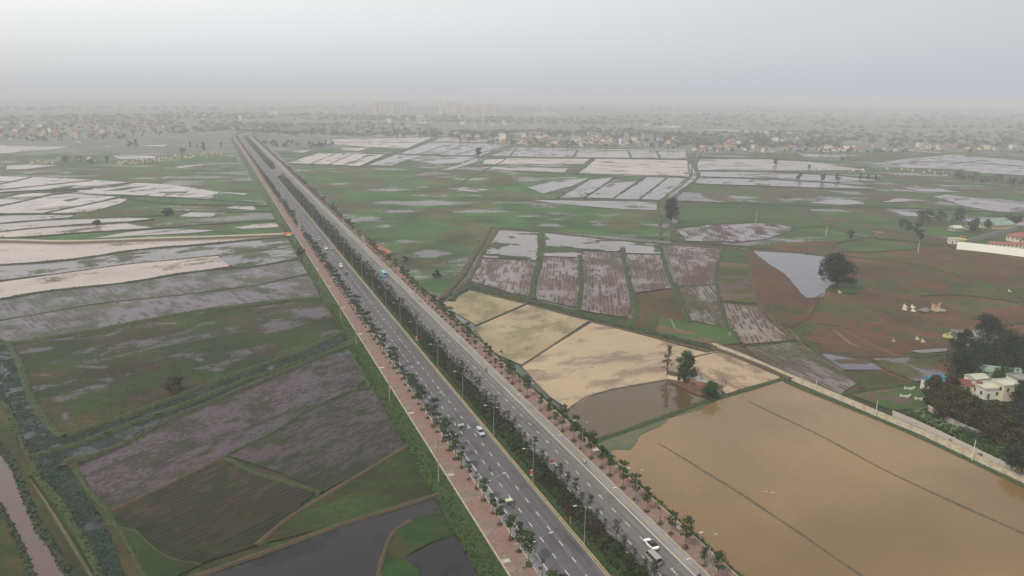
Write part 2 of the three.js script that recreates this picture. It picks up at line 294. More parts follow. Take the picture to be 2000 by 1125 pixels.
// ---- wide meadows under the single plots
F('meadow', [[-700, 300], [120, 300], [455, 300], [583, 478], [640, 560], [500, 600], [0, 690], [-700, 720]], { ...BASE, a: [86, 84, 78], ra: 0.35, b: [66, 92, 52], rb: 0.95, cov: 0.78, sc: 22, an: 2.5, res: 1.3, c: [84, 78, 54], cc: 0.22, csc: 30, tone: 0.3 });
F('meadow', [[540, 296], [1010, 265], [1345, 300], [1310, 470], [975, 443], [870, 580], [800, 545]], { ...BASE, a: [92, 88, 86], ra: 0.3, b: [62, 90, 50], rb: 0.95, cov: 0.86, sc: 26, an: 2.2, res: 1.0, dir: [[600, 420], [1280, 420]], c: [82, 80, 52], cc: 0.25, csc: 40, tone: 0.35,
  spots: [[1060, 400, 70, 8, -0.5], [1120, 372, 60, 8, -0.4], [830, 400, 90, 10, -0.35], [905, 372, 35, 5, -0.7], [840, 494, 30, 8, -1.3], [1075, 440, 30, 4, -1.4], [1175, 436, 26, 6, -1.5], [760, 395, 30, 4, -0.7], [780, 412, 40, 4, -0.5], [945, 350, 80, 4, -0.6], [870, 340, 60, 3, -0.6], [1000, 420, 60, 8, -0.3], [790, 345, 40, 3, -0.6], [925, 328, 90, 4, -0.5], [745, 442, 30, 4, -0.7], [785, 470, 24, 4, -0.8], [810, 528, 18, 4, -0.8], [965, 330, 90, 4, -0.4], [1085, 415, 50, 6, -0.5], [700, 330, 50, 2, -0.5]] });
F('meadow', [[1300, 300], [2300, 290], [2300, 640], [1600, 560], [1310, 480]], { ...BASE, a: [96, 90, 94], ra: 0.3, b: [62, 86, 48], rb: 0.95, cov: 0.80, sc: 26, an: 2.6, res: 1.2, dir: [[1320, 400], [1900, 420]], c: [80, 72, 54], cc: 0.25, csc: 30, tone: 0.3,
  spots: [[1640, 393, 50, 5, -1.2], [1760, 392, 40, 3, -0.8], [1900, 395, 90, 9, -0.9], [1960, 406, 60, 8, -0.9], [1535, 390, 30, 5, -0.8], [1800, 370, 60, 4, -1.0], [1400, 380, 60, 10, -0.35], [1450, 405, 80, 10, 0.4], [1620, 425, 60, 12, 0.4], [1760, 415, 30, 6, -0.6]] });
F('meadow', [[1590, 470], [2400, 480], [2400, 760], [1850, 760], [1640, 790], [1400, 690], [1300, 560], [1470, 480]], { ...BASE, y: GY - 0.25, dark: 0.78, grain: 0.55, fine: 0.5, edge: 0.4, a: [94, 71, 55], ra: 0.92, b: [70, 76, 44], rb: 0.92, cov: 0.42, sc: 11, an: 1.6, res: 0.5, dir: [[1600, 560], [1990, 640]], c: [102, 72, 54], cc: 0.22, csc: 9, tone: 0.25,
  spots: [[1760, 500, 90, 20, -0.3], [1850, 560, 90, 20, 0.35], [1700, 555, 30, 12, 0.9], [1940, 600, 60, 20, 0.4], [1600, 620, 60, 12, -0.4], [1700, 650, 60, 12, -0.5], [1740, 690, 60, 10, -0.4], [1960, 520, 60, 12, -0.5], [1660, 470, 60, 8, 0.4]],
  tracks: [{ p: [[1755, 552], [1840, 590], [1962, 630]], w: 0.9, c: [112, 100, 80] }, { p: [[1630, 645], [1660, 670], [1720, 695], [1780, 705]], w: 0.9, c: [140, 118, 96] }, { p: [[1640, 640], [1700, 672], [1760, 698]], w: 0.8, c: [128, 104, 84] }, { p: [[1540, 640], [1570, 675], [1600, 700]], w: 0.8, c: [128, 108, 84] }, { p: [[1640, 495], [1770, 512], [1850, 530], [1930, 560], [2000, 582]], w: 1.6, c: [92, 98, 66] }, { p: [[1545, 620], [1590, 612], [1640, 632]], w: 0.7, c: [74, 80, 44] }] });

F('meadow', [[-300, 560], [0, 560], [600, 500], [668, 590], [720, 700], [800, 830], [880, 960], [990, 1140], [-300, 1140]], { ...BASE, y: GY - 0.3, dark: 0.8, a: [62, 56, 36], b: [44, 62, 26], cov: 0.6, sc: 4, grain: 0.5, fine: 0.6, res: 0.4 });
F('meadow', [[1640, 772], [1800, 742], [2350, 742], [2350, 1100], [2050, 962], [1800, 842]], { ...BASE, y: GY - 0.24, dark: 0.75, a: [70, 60, 44], b: [46, 60, 28], cov: 0.6, sc: 4, grain: 0.5, fine: 0.6, res: 0.4 });
// ---- plots on the side of the power poles, from far to near
const LW = [
  [[[0, 344], [62, 346], [180, 351], [250, 356], [175, 365], [100, 369], [0, 375], [-500, 388], [-500, 350]], W_SILVER],
  [[[150, 372], [270, 357], [325, 360], [372, 366], [425, 375], [415, 385], [325, 384], [250, 380], [180, 379]], W_SILVER],
  [[[-300, 400], [0, 387], [50, 377], [105, 377], [50, 392], [0, 400], [-300, 418]], W_SILVER],
  [[[-400, 420], [0, 403], [108, 380], [135, 379], [230, 384], [150, 402], [82, 416], [0, 416], [-400, 436]], W_SILVER],
  [[[92, 416], [182, 396], [230, 386], [250, 386], [237, 397], [220, 402], [182, 412], [140, 415]], W_SILVER],
  [[[-400, 440], [0, 421], [145, 419], [135, 424], [95, 428], [0, 435], [-400, 450]], W_PALE],
  [[[-400, 455], [0, 437], [95, 430], [250, 424], [300, 427], [250, 432], [175, 436], [82, 443], [0, 451], [-400, 470]], W_PALE],
  [[[-400, 475], [0, 452], [112, 440], [245, 435], [295, 446], [175, 452], [60, 461], [0, 466], [-400, 490]], W_PINK],
  [[[355, 422], [382, 411], [445, 414], [412, 424]], W_PALE],
  [[[440, 407], [462, 401], [488, 401], [505, 410]], W_PALE],
  [[[452, 445], [500, 438], [540, 436], [545, 443], [475, 447]], W_PALE],
  [[[175, 466], [250, 453], [340, 447], [425, 449], [370, 455], [300, 459]], W_PALE],
  [[[345, 409], [300, 412], [360, 413], [375, 410]], W_PALE], [[[430, 376], [370, 372], [490, 378], [480, 380]], W_PALE],
  [[[345, 384], [290, 381], [400, 388], [420, 387]], W_PALE], [[[313, 348], [345, 345], [340, 347], [318, 349]], W_PALE],
  [[[220, 304], [250, 302], [305, 305], [300, 309], [235, 311]], W_PALE], [[[340, 326], [400, 320], [395, 323], [350, 328]], W_PALE],
  [[[12, 324], [60, 321], [112, 323], [50, 330], [15, 331]], W_PALE], [[[-200, 292], [0, 284], [135, 287], [100, 292], [0, 300], [-200, 305]], W_PALE],
  [[[140, 277], [160, 275], [158, 280]], W_PALE], [[[260, 285], [330, 282], [320, 286]], W_PALE], [[[200, 287], [215, 285], [212, 288]], W_PALE],
];
for (const [p, m] of LW) F('flooded_field', p, { ...m, wander: 3.5, step: 9 });
for (const p of [[[100, 367], [150, 361], [140, 366], [110, 369]], [[200, 373], [240, 366], [290, 362], [240, 372]], [[120, 391], [150, 386], [155, 388], [130, 394]], [[310, 374], [370, 374], [365, 377], [312, 376]]]) F('grass_islet', p, { y: GY + 0.08, mat: std([60, 78, 48], 0.95), wander: 3, step: 7 });

F('flooded_field', [[-500, 497], [0, 474], [130, 476], [300, 470], [400, 467], [545, 460], [500, 467], [380, 479], [280, 487], [130, 508], [0, 518], [-500, 560]], { ...W_PINK, cov: 0.02 });
F('paddy_field', [[-500, 565], [0, 519], [130, 509], [280, 488], [380, 480], [500, 468], [578, 462], [588, 480], [480, 493], [380, 502], [250, 515], [120, 533], [0, 547], [-500, 600]], { a: [104, 96, 98], ra: 0.16, b: [78, 84, 60], rb: 0.9, cov: 0.22, sc: 10, an: 1.2, fine: 0.5, spots: [[300, 500, 60, 6, 0.5], [430, 486, 120, 6, 0.35], [540, 474, 50, 8, 0.5], [150, 525, 60, 5, 0.25]] });
F('flooded_field', [[-500, 602], [0, 549], [120, 534], [250, 516], [350, 506], [425, 500], [450, 520], [380, 529], [250, 550], [80, 569], [0, 582], [-500, 650]], { ...W_PINK, cov: 0.02 });
F('paddy_field', [[425, 500], [480, 494], [588, 482], [600, 500], [500, 519], [450, 522]], { a: [88, 82, 86], ra: 0.2, b: [64, 80, 46], rb: 0.9, cov: 0.5, sc: 10, fine: 0.6, spots: [[590, 490, 30, 10, 0.6], [440, 512, 20, 8, -0.6]] });
F('paddy_field', [[-400, 650], [0, 586], [80, 572], [250, 553], [380, 532], [500, 521], [602, 502], [618, 530], [500, 556], [360, 574], [190, 592], [40, 618], [-400, 690]], { a: [84, 76, 82], ra: 0.3, b: [70, 76, 58], rb: 0.7, cov: 0.46, sc: 9, an: 1.3, fine: 0.6, edge: 0.42, rowOrGlint: [9, 3.0, 0.5, [112, 106, 106]], grain: 0.4, dir: [[262, 553], [300, 578]], spots: [[215, 580, 25, 8, 0.8], [225, 562, 20, 6, -0.8], [430, 565, 60, 8, 0.4], [80, 612, 50, 8, -0.5], [560, 525, 50, 12, 0.1]] });  // pale row marks: sky-lit water in the ruts, painted into the colour
F('paddy_field', [[-400, 700], [0, 628], [40, 620], [190, 594], [360, 576], [500, 558], [622, 533], [640, 577], [560, 584], [500, 590], [390, 604], [300, 621], [190, 641], [60, 662], [0, 668], [-400, 760]], { a: [82, 72, 80], ra: 0.3, b: [68, 72, 54], rb: 0.7, cov: 0.46, sc: 9, an: 1.3, fine: 0.6, edge: 0.42, rowOrGlint: [8, 2.6, 0.56, [106, 98, 100]], grain: 0.4, dir: [[20, 640], [40, 660]], spots: [[350, 592, 30, 8, -0.9], [80, 635, 40, 14, -0.7], [260, 610, 50, 10, -0.6], [150, 620, 60, 8, 0.5], [470, 575, 80, 10, -0.3], [600, 550, 40, 14, 0.3], [220, 595, 120, 5, 0.4]] });  // pale rows here paint the sky's gleam on rut water
F('grass_field', [[25, 674], [190, 646], [390, 608], [500, 600], [640, 582], [668, 625], [690, 634], [575, 689], [385, 756], [230, 813], [130, 847], [98, 828], [60, 770]], { dark: 0.62, a: [78, 64, 74], ra: 0.4, b: [54, 74, 28], rb: 0.95, cov: 0.93, sc: 8, an: 1.8, fine: 0.6, edge: 0.16, grain: 0.6, dir: [[200, 700], [500, 630]], c: [76, 66, 40], cc: 0.2, csc: 14, cOn: 'veg', tone: 0.35,
  spots: [[70, 682, 45, 8, -0.6], [140, 662, 90, 4, -0.7], [240, 672, 50, 9, -0.5], [330, 632, 50, 3, -0.9], [180, 717, 28, 3.5, -1.4], [88, 733, 16, 3.5, -1.2], [190, 755, 18, 4, -1.2], [210, 742, 14, 3, -1.1], [388, 703, 12, 4, -1.6], [425, 722, 22, 4, -1.0], [128, 812, 10, 9, -1.3], [175, 822, 30, 6, -0.8], [115, 780, 12, 6, -0.9], [545, 630, 50, 10, -1.0], [620, 610, 60, 16, -1.1], [480, 690, 14, 6, -0.5], [270, 700, 12, 2, -0.8], [260, 665, 60, 8, -0.3]] });
F('paddy_field', [[145, 917], [180, 895], [275, 852], [430, 778], [640, 692], [690, 702], [712, 740], [695, 760], [605, 798], [530, 845], [442, 890], [320, 948], [210, 998], [172, 958]], { dark: 0.68, a: [84, 64, 74], ra: 0.4, b: [62, 66, 46], rb: 0.92, cov: 0.2, sc: 3, an: 2, fine: 0.8, edge: 0.4, rowOrGlint: [0.9, 0.7, 0.56, [48, 50, 36]], grain: 0.4, dir: [[230, 985], [440, 890]], tone: 0.16,
  spots: [[180, 945, 25, 20, -0.4], [300, 905, 70, 14, 0.3], [370, 870, 60, 12, 0.2], [230, 985, 60, 6, 0.5], [530, 790, 60, 18, 0.12], [640, 720, 30, 10, 0.35], [625, 730, 20, 6, 0.4], [690, 730, 20, 24, 0.5], [160, 900, 22, 8, 0.6], [560, 735, 60, 8, 0.1]] });
F('paddy_field', [[446, 890], [530, 848], [605, 801], [692, 765], [745, 760], [757, 772], [802, 850], [806, 862], [760, 892], [630, 960], [545, 922]], { dark: 0.68, a: [74, 56, 60], ra: 0.45, b: [50, 64, 38], rb: 0.92, cov: 0.3, sc: 3.5, an: 2, fine: 0.8, edge: 0.4, rowOrGlint: [1.8, 1.0, 0.5, [44, 50, 28]], grain: 0.4, dir: [[470, 900], [700, 790]], tone: 0.18, spots: [[765, 830, 30, 40, -0.5], [700, 780, 50, 10, -0.3], [500, 905, 40, 10, 0.5], [560, 925, 30, 8, 0.4], [690, 880, 60, 14, 0.15], [600, 880, 40, 12, 0.1]] });
F('ploughed_field', [[212, 1002], [320, 952], [438, 897], [500, 925], [615, 962], [560, 1012], [498, 1066], [392, 1100], [330, 1088], [262, 1032]], { dark: 0.62, a: [78, 58, 50], ra: 0.8, b: [56, 64, 28], rb: 0.95, cov: 0.44, sc: 6, an: 2.2, fine: 0.7, edge: 0.3, row: 1.75, rowW: 0.5, wob: 0.8, rowOrGlint: [4, 1.75, 0.36, [34, 34, 24]], grain: 0.6, dir: [[300, 1000], [480, 920]], tone: 0.22, spots: [[300, 1030, 60, 14, 0.3], [380, 1060, 60, 16, 0.3], [440, 915, 30, 14, 0.25], [260, 1010, 40, 6, 0.3], [430, 975, 70, 20, -0.12]], tracks: [{ p: [[300, 1010], [380, 1050], [430, 1085]], w: 0.7, c: [74, 74, 42] }] });
F('grass_field', [[225, 1030], [262, 1034], [330, 1090], [392, 1103], [340, 1127], [290, 1127]], { dark: 0.62, a: [56, 58, 28], b: [50, 74, 24], cov: 0.75, sc: 7, grain: 0.3 });
F('grass_field', [[815, 862], [846, 880], [868, 960], [770, 990], [640, 1030], [518, 1060], [560, 1020], [650, 964], [745, 905]], { dark: 0.7, a: [60, 52, 34], b: [52, 74, 22], cov: 0.72, sc: 4, an: 2, fine: 0.8, edge: 0.25, row: 2.2, rowW: 0.22, wob: 2.2, rowOrGlint: [2.2, 1.5, 0.62, [38, 46, 24]], dir: [[560, 1040], [830, 970]], grain: 0.3, tone: 0.28, spots: [[700, 955, 20, 8, -0.5], [760, 960, 60, 14, -0.15], [800, 900, 30, 14, 0.2]] });
F('flooded_field', [[862, 968], [775, 995], [640, 1039], [510, 1085], [410, 1122], [396, 1130], [740, 1130], [748, 1085], [762, 1047], [800, 1018], [870, 1000]], { dark: 0.62, a: [34, 26, 32], ra: 0.25, b: [20, 24, 32], rb: 0.5, cov: 0.2, sc: 9, an: 1.6, fine: 0.35, tone: 0.2, grain: 0.12, dir: [[500, 1085], [860, 968]], spots: [[700, 1080, 28, 26, 0.55], [690, 1040, 60, 8, 0.35], [740, 1060, 16, 20, 0.5], [610, 1065, 40, 8, 0.35], [510, 1103, 16, 4, 0.4], [800, 990, 60, 10, 0.1]] });
F('grass_field', [[800, 1012], [835, 1000], [885, 1002], [896, 1040], [850, 1056], [790, 1088], [812, 1110], [822, 1132], [736, 1132], [746, 1082], [762, 1044]], { dark: 0.62, a: [40, 58, 28], b: [46, 78, 22], cov: 0.55, sc: 6, fine: 0.5, wander: 1.2, step: 3, grain: 0.35, c: [76, 72, 38], cc: 0.2, csc: 5 });
F('flooded_field', [[788, 1088], [850, 1060], [905, 1042], [965, 1132], [824, 1132], [814, 1110]], { dark: 0.62, a: [26, 24, 30], ra: 0.25, b: [44, 58, 34], rb: 0.9, cov: 0.12, sc: 5, wander: 1, step: 3, fine: 0.3, spots: [[800, 1110, 20, 10, 0.3], [900, 1045, 20, 10, 0.5]] });
F('flooded_field', [[845, 1000], [864, 968], [880, 985], [908, 1040], [890, 1044], [880, 1005]], { dark: 0.62, a: [42, 40, 46], ra: 0.2, b: [44, 64, 36], rb: 0.9, cov: 0.32, sc: 5, fine: 0.4 });
// canals: floating weed, brown water
F('weed_canal', [[-60, 660], [12, 676], [40, 735], [68, 800], [108, 846], [128, 853], [230, 818], [385, 762], [575, 694], [688, 646], [690, 668], [600, 702], [500, 737], [380, 782], [260, 826], [150, 866], [62, 893], [36, 850], [10, 790], [-60, 720]], { dark: 0.62, y: GY - 0.15, a: [46, 52, 56], ra: 0.3, b: [52, 68, 54], rb: 0.85, cov: 0.68, sc: 4, fine: 0.6, grain: 0.5, tone: 0.3, dir: [[150, 860], [600, 690]], c: [40, 46, 52], cc: 0.3, csc: 3 });
F('weed_canal', [[58, 898], [150, 868], [270, 828], [500, 745], [690, 672], [694, 690], [640, 688], [430, 775], [275, 850], [180, 893], [142, 915], [170, 962], [206, 1012], [252, 1135], [200, 1135], [165, 1060], [118, 985], [72, 930]], { dark: 0.62, y: GY - 0.15, a: [40, 46, 52], ra: 0.3, b: [44, 62, 54], rb: 0.85, cov: 0.62, sc: 3.5, fine: 0.6, grain: 0.55, tone: 0.3, dir: [[90, 950], [220, 1110]] });
F('canal_water', [[-90, 790], [-20, 860], [2, 880], [25, 920], [45, 970], [75, 1030], [140, 1135], [68, 1135], [40, 1060], [0, 985], [-60, 900], [-140, 830]], { mat: water([88, 70, 66], 0.18), wander: 0.7, step: 2 });
F('canal_bank', [[-120, 780], [-20, 835], [30, 880], [52, 925], [100, 990], [150, 1065], [192, 1135], [132, 1135], [75, 1030], [46, 970], [26, 920], [2, 878], [-90, 800]], { dark: 0.62, y: GY + 0.1, a: [78, 74, 40], b: [60, 74, 36], cov: 0.5, sc: 3, an: 2.5, dir: [[50, 920], [190, 1130]], grain: 0.6, fine: 0.6, tracks: [{ p: [[46, 905], [70, 950], [108, 1010], [150, 1080], [184, 1135]], w: 0.5, c: [150, 136, 112] }] });
F('canal_bank', [[-140, 690], [-60, 730], [8, 786], [36, 850], [58, 893], [74, 932], [54, 928], [30, 882], [-20, 837], [-130, 790]], { dark: 0.62, y: GY + 0.08, a: [92, 84, 48], b: [62, 76, 36], cov: 0.5, sc: 3, grain: 0.6, fine: 0.6 });
F('canal_bank', [[130, 905], [150, 900], [172, 958], [214, 1003], [240, 1050], [290, 1135], [250, 1135], [205, 1018], [166, 965]], { dark: 0.62, y: GY + 0.12, a: [94, 84, 46], b: [70, 78, 38], cov: 0.45, sc: 3, grain: 0.6, fine: 0.6 });
F('canal_bank', [[-60, 940], [0, 985], [40, 1060], [70, 1135], [-60, 1135]], { dark: 0.62, y: GY + 0.1, a: [88, 82, 42], b: [58, 74, 34], cov: 0.55, sc: 3, grain: 0.6, fine: 0.6 });
F('canal_bank', [[-60, 640], [20, 668], [44, 722], [66, 780], [104, 832], [128, 852], [108, 846], [68, 800], [40, 735], [12, 676], [-60, 662]], { dark: 0.62, y: GY + 0.1, a: [82, 84, 42], b: [66, 82, 38], cov: 0.5, sc: 3, grain: 0.6, fine: 0.6 });

// ---- plots on the other side, from far to near
const RW = [
  [[[560, 318], [620, 299], [752, 302], [702, 324]], W_PINK], [[[720, 322], [775, 302], [862, 305], [795, 312], [765, 323]], W_GREY], [[[800, 312], [870, 305], [932, 306], [905, 318], [850, 320]], W_GREY],
  [[[862, 332], [900, 320], [936, 308], [930, 316], [880, 332]], W_GREY], [[[782, 300], [830, 282], [846, 277], [1000, 280], [940, 304]], W_GREY], [[[848, 276], [862, 269], [1000, 273], [995, 279]], W_PALE],
  [[[617, 279], [660, 272], [846, 268], [817, 280], [795, 289], [725, 287]], W_PINK], [[[665, 289], [722, 288], [700, 295], [672, 293]], W_PINK], [[[718, 266], [790, 261], [862, 265], [790, 268]], W_PALE], [[[560, 295], [620, 292], [590, 298]], W_PALE],
  [[[958, 304], [1000, 290], [1126, 293], [1118, 307]], W_GREY], [[[1130, 293], [1224, 294], [1232, 308], [1122, 307]], W_PALE], [[[1228, 294], [1280, 295], [1287, 308], [1236, 308]], W_PALE], [[[1284, 295], [1340, 296], [1340, 309], [1291, 308]], W_PALE],
  [[[1000, 288], [1125, 290], [1340, 293], [1338, 295], [1000, 291]], W_PINK],
  [[[948, 312], [1000, 309], [1152, 310], [1140, 320], [940, 321]], W_PINK], [[[930, 327], [1000, 325], [1110, 329], [1103, 337], [1000, 333]], W_PALE],
  [[[1162, 310], [1342, 313], [1345, 344], [1127, 338]], silty([154, 134, 112], 0.01)],
  [[[1088, 386], [1150, 352], [1200, 346], [1182, 358], [1140, 385]], W_GREY], [[[1142, 386], [1186, 358], [1245, 354], [1234, 364], [1196, 387]], W_GREY], [[[1199, 388], [1240, 362], [1265, 346], [1302, 347], [1246, 389]], W_GREY], [[[1249, 389], [1306, 347], [1340, 348], [1290, 390]], W_GREY],
  [[[1030, 366], [1090, 352], [1150, 348], [1120, 362], [1060, 378]], W_GREY],
  [[[1040, 390], [1130, 392], [1225, 393], [1286, 395], [1283, 411], [1200, 407], [1140, 402], [1070, 396]], W_GREY],
  [[[1357, 311], [1500, 311], [1600, 318], [1690, 332], [1500, 333], [1362, 332]], W_PALE], [[[1365, 335], [1500, 337], [1640, 344], [1715, 352], [1640, 356], [1500, 348], [1362, 344]], W_GREY], [[[1356, 358], [1366, 347], [1500, 351], [1620, 358], [1712, 368], [1600, 366], [1480, 362]], W_GREY],
  [[[1690, 322], [1770, 310], [1860, 302], [2000, 314], [2300, 325], [2300, 350], [2000, 342], [1920, 338], [1860, 330], [1780, 328]], W_GREY], [[[1757, 365], [1830, 368], [1878, 375], [1800, 374]], W_GREY],
  [[[1822, 384], [1850, 380], [1960, 395], [2040, 402], [2040, 416], [1960, 415], [1890, 404]], W_GREY], [[[1580, 396], [1650, 387], [1694, 398], [1640, 400]], W_GREY], [[[1720, 395], [1755, 387], [1815, 392], [1760, 394]], W_GREY],
  [[[1252, 240], [1340, 246], [1320, 251], [1255, 246]], W_PALE], [[[1360, 252], [1500, 256], [1600, 262], [1480, 262]], W_PALE], [[[1560, 300], [1680, 303], [1640, 308], [1570, 306]], W_PALE], [[[900, 365], [955, 370], [930, 375], [895, 372]], W_GREY],
  [[[1740, 412], [1800, 416], [1830, 424], [1770, 422]], W_GREY], [[[1880, 430], [1960, 425], [2040, 430], [2040, 440], [1930, 442]], W_GREY],
];
for (const [p, m] of RW) F('flooded_field', p, { ...m, wander: 2.2, step: 8 });
F('canal_water', [[1346, 322], [1352, 320], [1360, 346], [1356, 352], [1312, 382], [1306, 378], [1350, 346]], { ...W_GREY });
// flooded block beyond the second path
F('paddy_field', [[975, 450], [1052, 454], [1170, 466], [1290, 476], [1296, 496], [1222, 494], [1218, 491], [1138, 489], [1132, 502], [1062, 500], [1054, 508], [935, 502]], { a: [116, 108, 108], ra: 0.07, b: [58, 74, 42], rb: 0.92, cov: 0.08, sc: 10, an: 1.6, fine: 0.2, dir: [[975, 450], [1290, 476]], grain: 0.12,
  spots: [[1075, 488, 22, 10, 1.2], [1130, 488, 40, 8, 1.3], [1058, 470, 10, 22, 1.3], [1000, 463, 18, 4, 1.1], [985, 477, 30, 3, 1.1], [1000, 503, 60, 3, 0.9], [1215, 489, 8, 8, 1.2], [1283, 488, 8, 10, 1.1], [1210, 470, 40, 2, 0.5], [970, 480, 10, 18, 0.9], [1055, 500, 10, 8, 0.9]] });
F('grass_field', [[905, 548], [1000, 573], [1134, 608], [1232, 622], [1300, 652], [1400, 676], [1250, 650], [1140, 622], [1030, 594], [910, 564]], { dark: 0.75, a: [50, 62, 34], b: [58, 76, 36], cov: 0.5, sc: 4, grain: 0.4 });
const ST = (px, o = {}) => F('paddy_field', px, { dark: 0.8, a: [122, 110, 108], ra: 0.25, b: [100, 86, 80], rb: 0.85, cov: 0.36, sc: 8, an: 3, fine: 0.6, edge: 0.5, row: 2.2, rowW: 0.2, wob: 0.7, rowOrGlint: [6, 2.0, 0.44, [82, 68, 60]], tone: 0.16, grain: 0.2, ...o });
ST([[935, 505], [1053, 510], [1040, 580], [1000, 572], [912, 546]], { dir: [[1045, 520], [1035, 575]], cov: 0.22, spots: [[1000, 530, 50, 10, -0.4], [1020, 565, 30, 10, 0.25], [950, 550, 30, 6, -0.2]] });
ST([[1062, 503], [1131, 504], [1133, 540], [1128, 602], [1050, 583]], { dir: [[1090, 520], [1085, 590]], cov: 0.26, spots: [[1095, 535, 40, 8, -0.4], [1085, 580, 40, 12, 0.25]] });
ST([[1138, 492], [1216, 493], [1224, 540], [1232, 602], [1226, 620], [1134, 606]], { dir: [[1170, 500], [1175, 600]], cov: 0.36, spots: [[1180, 500, 40, 8, -0.5], [1180, 535, 50, 5, -0.3], [1200, 600, 40, 12, 0.3]] });
ST([[1224, 497], [1294, 498], [1312, 562], [1238, 572]], { dir: [[1250, 500], [1265, 560]], cov: 0.42, spots: [[1260, 502, 40, 8, -0.6], [1270, 560, 40, 8, 0.5]] });
ST([[1297, 478], [1410, 486], [1408, 510], [1396, 556], [1325, 557]], { dir: [[1330, 480], [1350, 555]], cov: 0.46, b: [88, 70, 64], spots: [[1350, 485, 60, 7, -0.8], [1370, 548, 40, 8, 0.4]] });
F('ploughed_field', [[1236, 575], [1312, 564], [1340, 625], [1352, 640], [1300, 650], [1250, 640], [1232, 620]], { dark: 0.72, grain: 0.45, a: [100, 74, 54], b: [70, 76, 44], cov: 0.30, sc: 10, row: 2.4, rowW: 0.3, dir: [[1250, 580], [1262, 635]], spots: [[1280, 640, 40, 6, 0.5], [1250, 577, 40, 4, 0.7]] });
ST([[1326, 560], [1398, 557], [1412, 600], [1420, 640], [1350, 625]], { cov: 0.6, b: [78, 78, 50], dir: [[1340, 570], [1370, 620]], tracks: [{ p: [[1392, 575], [1404, 590], [1398, 600]], w: 0.7, c: [150, 138, 116] }], spots: [[1360, 570, 40, 8, -0.3], [1400, 620, 40, 12, 0.3]] });
F('grass_field', [[1290, 620], [1345, 628], [1420, 640], [1452, 670], [1400, 675], [1330, 660], [1280, 648]], { a: [96, 78, 58], b: [62, 82, 42], cov: 0.68, sc: 9, tracks: [{ p: [[1310, 622], [1318, 640], [1332, 648]], w: 0.5, c: [138, 132, 108] }, { p: [[1412, 630], [1428, 645], [1424, 655]], w: 0.5, c: [138, 132, 108] }] });
F('ploughed_field', [[1402, 512], [1462, 506], [1466, 560], [1478, 592], [1412, 588], [1398, 556]], { dark: 0.72, grain: 0.45, a: [98, 76, 66], ra: 0.6, b: [82, 84, 46], rb: 0.9, cov: 0.5, sc: 8, spots: [[1432, 530, 40, 12, 0.7], [1440, 516, 30, 4, -0.9], [1440, 562, 40, 8, -0.8], [1440, 580, 40, 6, -0.5]] });
F('grass_field', [[1412, 484], [1440, 486], [1460, 500], [1462, 508], [1408, 512]], { a: [62, 80, 44], b: [52, 72, 40], cov: 0.5, sc: 7 });
ST([[1414, 592], [1480, 598], [1504, 630], [1548, 664], [1452, 672], [1424, 640]], { cov: 0.42, b: [92, 72, 58], a: [130, 120, 110], dir: [[1440, 600], [1475, 665]], tracks: [{ p: [[1455, 610], [1500, 660]], w: 0.8, c: [88, 66, 52] }], spots: [[1440, 594, 40, 6, 0.5]] });
F('ploughed_field', [[1468, 510], [1500, 520], [1540, 555], [1572, 580], [1600, 585], [1580, 620], [1545, 640], [1505, 625], [1480, 590], [1468, 555]], { dark: 0.72, grain: 0.45, a: [102, 70, 52], b: [78, 74, 46], cov: 0.36, sc: 11, tone: 0.16, tracks: [{ p: [[1475, 590], [1510, 625], [1560, 660]], w: 0.5, c: [128, 104, 80] }] });
ST([[1455, 676], [1550, 668], [1610, 700], [1680, 745], [1640, 770], [1545, 732], [1480, 700]], { cov: 0.58, a: [118, 108, 106], b: [76, 76, 50], row: 1.9, dir: [[1500, 690], [1640, 760]], spots: [[1600, 740, 60, 14, -0.3], [1510, 690, 30, 6, 0.2]] });
F('paddy_field', [[1602, 690], [1680, 690], [1722, 722], [1640, 722]], { a: [96, 88, 104], ra: 0.1, b: [80, 70, 54], rb: 0.9, cov: 0.3, sc: 6 });
F('ploughed_field', [[1560, 665], [1700, 680], [1770, 700], [1690, 705], [1610, 690]], { dark: 0.72, grain: 0.45, a: [100, 72, 54], b: [82, 74, 46], cov: 0.4, sc: 9 });
F('ploughed_field', [[1645, 724], [1725, 726], [1790, 752], [1680, 758]], { dark: 0.72, grain: 0.45, a: [98, 72, 46], b: [72, 76, 42], cov: 0.4, sc: 8 });
F('paddy_field', [[1705, 700], [1780, 698], [1850, 730], [1790, 745], [1730, 722]], { a: [92, 84, 92], ra: 0.15, b: [78, 76, 46], rb: 0.9, cov: 0.5, sc: 7 });
F('garden_plot', [[1660, 770], [1780, 752], [1830, 760], [1830, 800], [1740, 800]], { a: [88, 72, 60], ra: 0.6, b: [62, 86, 42], rb: 0.95, cov: 0.55, sc: 6, fine: 0.6, spots: [[1720, 762, 20, 5, -0.8], [1755, 785, 12, 5, -0.9], [1785, 790, 25, 8, 0.6]] });
F('paddy_field', [[1322, 448], [1375, 442], [1385, 460], [1430, 472], [1340, 470]], { a: [112, 102, 108], ra: 0.1, b: [82, 72, 60], rb: 0.9, cov: 0.3, sc: 8, row: 2.6, rowW: 0.5, dir: [[1340, 450], [1352, 468]] });
F('paddy_field', [[1376, 440], [1480, 436], [1540, 440], [1552, 448], [1500, 466], [1430, 474], [1388, 460]], { a: [108, 96, 104], ra: 0.12, b: [84, 70, 64], rb: 0.9, cov: 0.4, sc: 8, edge: 0.3, row: 2.6, rowW: 0.3, dir: [[1400, 445], [1412, 468]] });
F('grass_field', [[1325, 400], [1500, 400], [1575, 405], [1625, 440], [1560, 445], [1480, 434], [1376, 438], [1322, 444]], { a: [64, 82, 44], b: [56, 74, 42], cov: 0.5, sc: 14, res: 0.7 });
